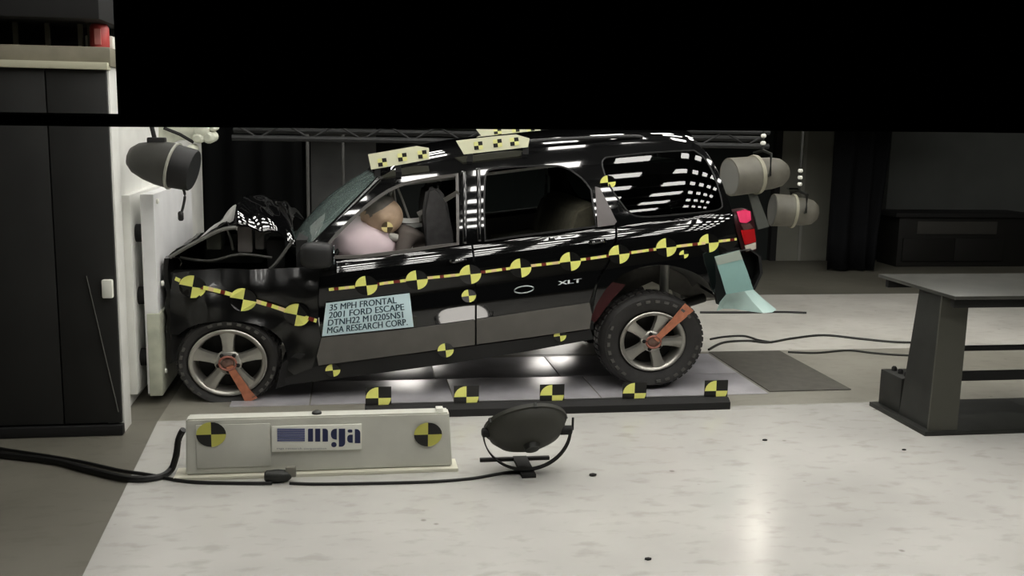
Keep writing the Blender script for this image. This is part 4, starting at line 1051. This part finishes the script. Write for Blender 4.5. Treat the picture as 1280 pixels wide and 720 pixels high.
# ---- background: drapes, poles, beam, cabinet
def drape(x0, x1, Y, ztop, amp, m, lab, name='black_drape', taper=None):
    bm = B(); n = int((x1-x0)/.035); rows_ = []
    for j in range(9):
        z = .02 + (ztop-.02)*j/8; r = []
        for k in range(n+1):
            t = k/n; x = x0+(x1-x0)*t
            if taper: x += taper(t, j/8)
            r.append(Vector((x, Y+amp*math.sin(k*.75+.4*math.sin(j*.6))+.02*noise.noise(Vector((k*.3,j*.5,0))), z)))
        rows_.append(r)
    grid(bm, rows_); thicken(bm,.008,(0,1,0)); return tag(obj(name, bm, m, smooth=180), lab, 'drape')
drape(P(232,230,3.8).x, P(378,230,3.8).x, 3.8, 3.6, .05, M_CLOTHB, 'wide black drape behind the crumpled hood and barrier')
cr0, cr1 = P(1040,250,5.8).x, P(1118,250,5.8).x
drape(cr0, cr1, 5.8, 3.6, .06, mat('drape_blue_black',(.075,.078,.085),.95,spec=.1), 'gathered black drape between the pale door and the far cabinet', taper=lambda t,h: -.25*(1-h)*max(0,t-.55)*2)
for px, lab, yy in ((385,'thin grey pole standing beside the black drape',3.7),(429,'thin grey pole standing right behind the windshield top',4.4)):
    q = P(px,230,yy); o = empty('grey_pole', (q.x,yy,0), lab, 'pole')
    bm = B(); tube(bm, [(q.x,yy,.02),(q.x,yy,3.4)], .018, 8); obj('tube', bm, mat('pole_grey',(.30,.30,.29),.5,.2), o)
    bm = B(); lathe(bm, [(.14,0),(.14,.015),(.03,.03)], (q.x,yy,0), (0,0,1), 18); obj('foot', bm, M_DARK, o)
q0, q1 = P(389,230,6.6), P(470,230,6.6)
tag(bx('haze_panel', (q0.x,6.5,.0), (q1.x,6.56,2.9), mat('haze_grey',(.50,.505,.50),.8,var=.25,scale=1.2), None, .01), 'tall grey panel standing in for haze behind the windshield', 'haze panel')  # flat grey panel imitating the pale haze by the windshield
q0, q1 = P(290,172,3.0), P(660,158,3.0)
TRS = empty('ceiling_truss', ((q0.x+q1.x)/2,3.0,q0.z), 'dark grey truss beam running across behind the roof', 'truss')
for dz, dy in ((0,0),(.14,0),(.07,.14)):
    bm = B(); tube(bm, [(q0.x,3.0+dy,q0.z+dz),(q1.x+2.5,3.0+dy,q0.z+dz)], .028, 8); obj('chord', bm, mat('truss_grey',(.10,.105,.105),.7), TRS)
n = 22
for k in range(n):
    xa = q0.x+(q1.x+2.5-q0.x)*k/n; xb = q0.x+(q1.x+2.5-q0.x)*(k+1)/n
    bm = B(); tube(bm, [(xa,3.0,q0.z+(0 if k%2 else .14)),(xb,3.0,q0.z+(.14 if k%2 else 0))], .012, 6); obj('brace', bm, MATS['truss_grey'], TRS)
for xx in (q0.x+.3, q1.x+2.2):
    bm = B(); tube(bm, [(xx,3.0,q0.z+.14),(xx,3.0,6.4)], .012, 6); obj('hanger', bm, M_DARK, TRS)
c0, c1 = P(1121,268,6.2), P(1215,268,6.2)
CB = empty('dark_cabinet', ((c0.x+c1.x)/2,6.4,0), 'dark low cabinet against the grey wall at the far right', 'cabinet')
zc_ = P(1150,266,6.2).z
M_CAB = mat('cabinet_dark', (.07,.065,.05), .6, var=.2)
bx('body', (c0.x+.05,6.2,.0), (c1.x+.9,6.74,zc_-.06), M_CAB, CB, .01)
bx('top', (c0.x-.04,6.14,zc_-.06), (c1.x+.95,6.78,zc_), M_DARK, CB, .01)
bx('drawer_front', (c0.x+.32,6.18,zc_-.30), (c1.x+.4,6.2,zc_-.12), mat('drawer_grey',(.22,.215,.20),.6), CB, .006)
for i in range(2):
    xa = c0.x+.12+i*.8; bx('door', (xa,6.175,.08), (xa+.76,6.2,zc_-.36), M_CAB, CB, .006)
# a flood lamp high on the back wall: its light streaks the polished floor in front
g0 = G(945,672); vdir = (g0-CAM); vdir.z = -vdir.z; t = (3.98-g0.y)/vdir.y; hp_ = g0+vdir*t
WLM = empty('wall_flood', (hp_.x,4.0,hp_.z), 'bright flood lamp hanging in front of the far black cloth', 'lamp')
dirv = (Vector((1.5,-2.2,0))-hp_).normalized()
bm = B(); lathe(bm, [(.08,-.18),(.12,-.1),(.18,.0),(.185,.03)], hp_, dirv, 24); obj('housing', bm, M_DARK, WLM)
bm = B(); lathe(bm, [(.10,.032),(.10,.038)], hp_, dirv, 24); obj('lens', bm, mat('flood_lens',(1,.97,.92),.4,emit=42.), WLM)
bm = B(); tube(bm, [hp_-dirv*.15, hp_-dirv*.15+Vector((0,0,.2)), Vector((hp_.x,hp_.y,6.4))], .02, 8); obj('bracket', bm, M_DARK, WLM)
# small debris on the floor
for px, py, r, lab in ((956,551,.012,'tiny dark chip on the pale floor in the middle right'),(741,595,.016,'small dark scrap beside the round floor lamp'),(810,700,.012,'tiny dark chip near the front edge of the pale floor'),(1130,563,.010,'tiny dark chip on the pale floor below the steel stand'),(418,461,.0,'')):
    if not lab: continue
    q = G(px,py); bm = B(); bmesh.ops.create_icosphere(bm, subdivisions=1, radius=r)
    for v in bm.verts: v.co = Vector((v.co.x*1.5+q.x, v.co.y+q.y, max(.0015,v.co.z*.6+r*.5)))
    tag(obj('floor_debris', bm, M_DARK, smooth=0), lab, 'debris')
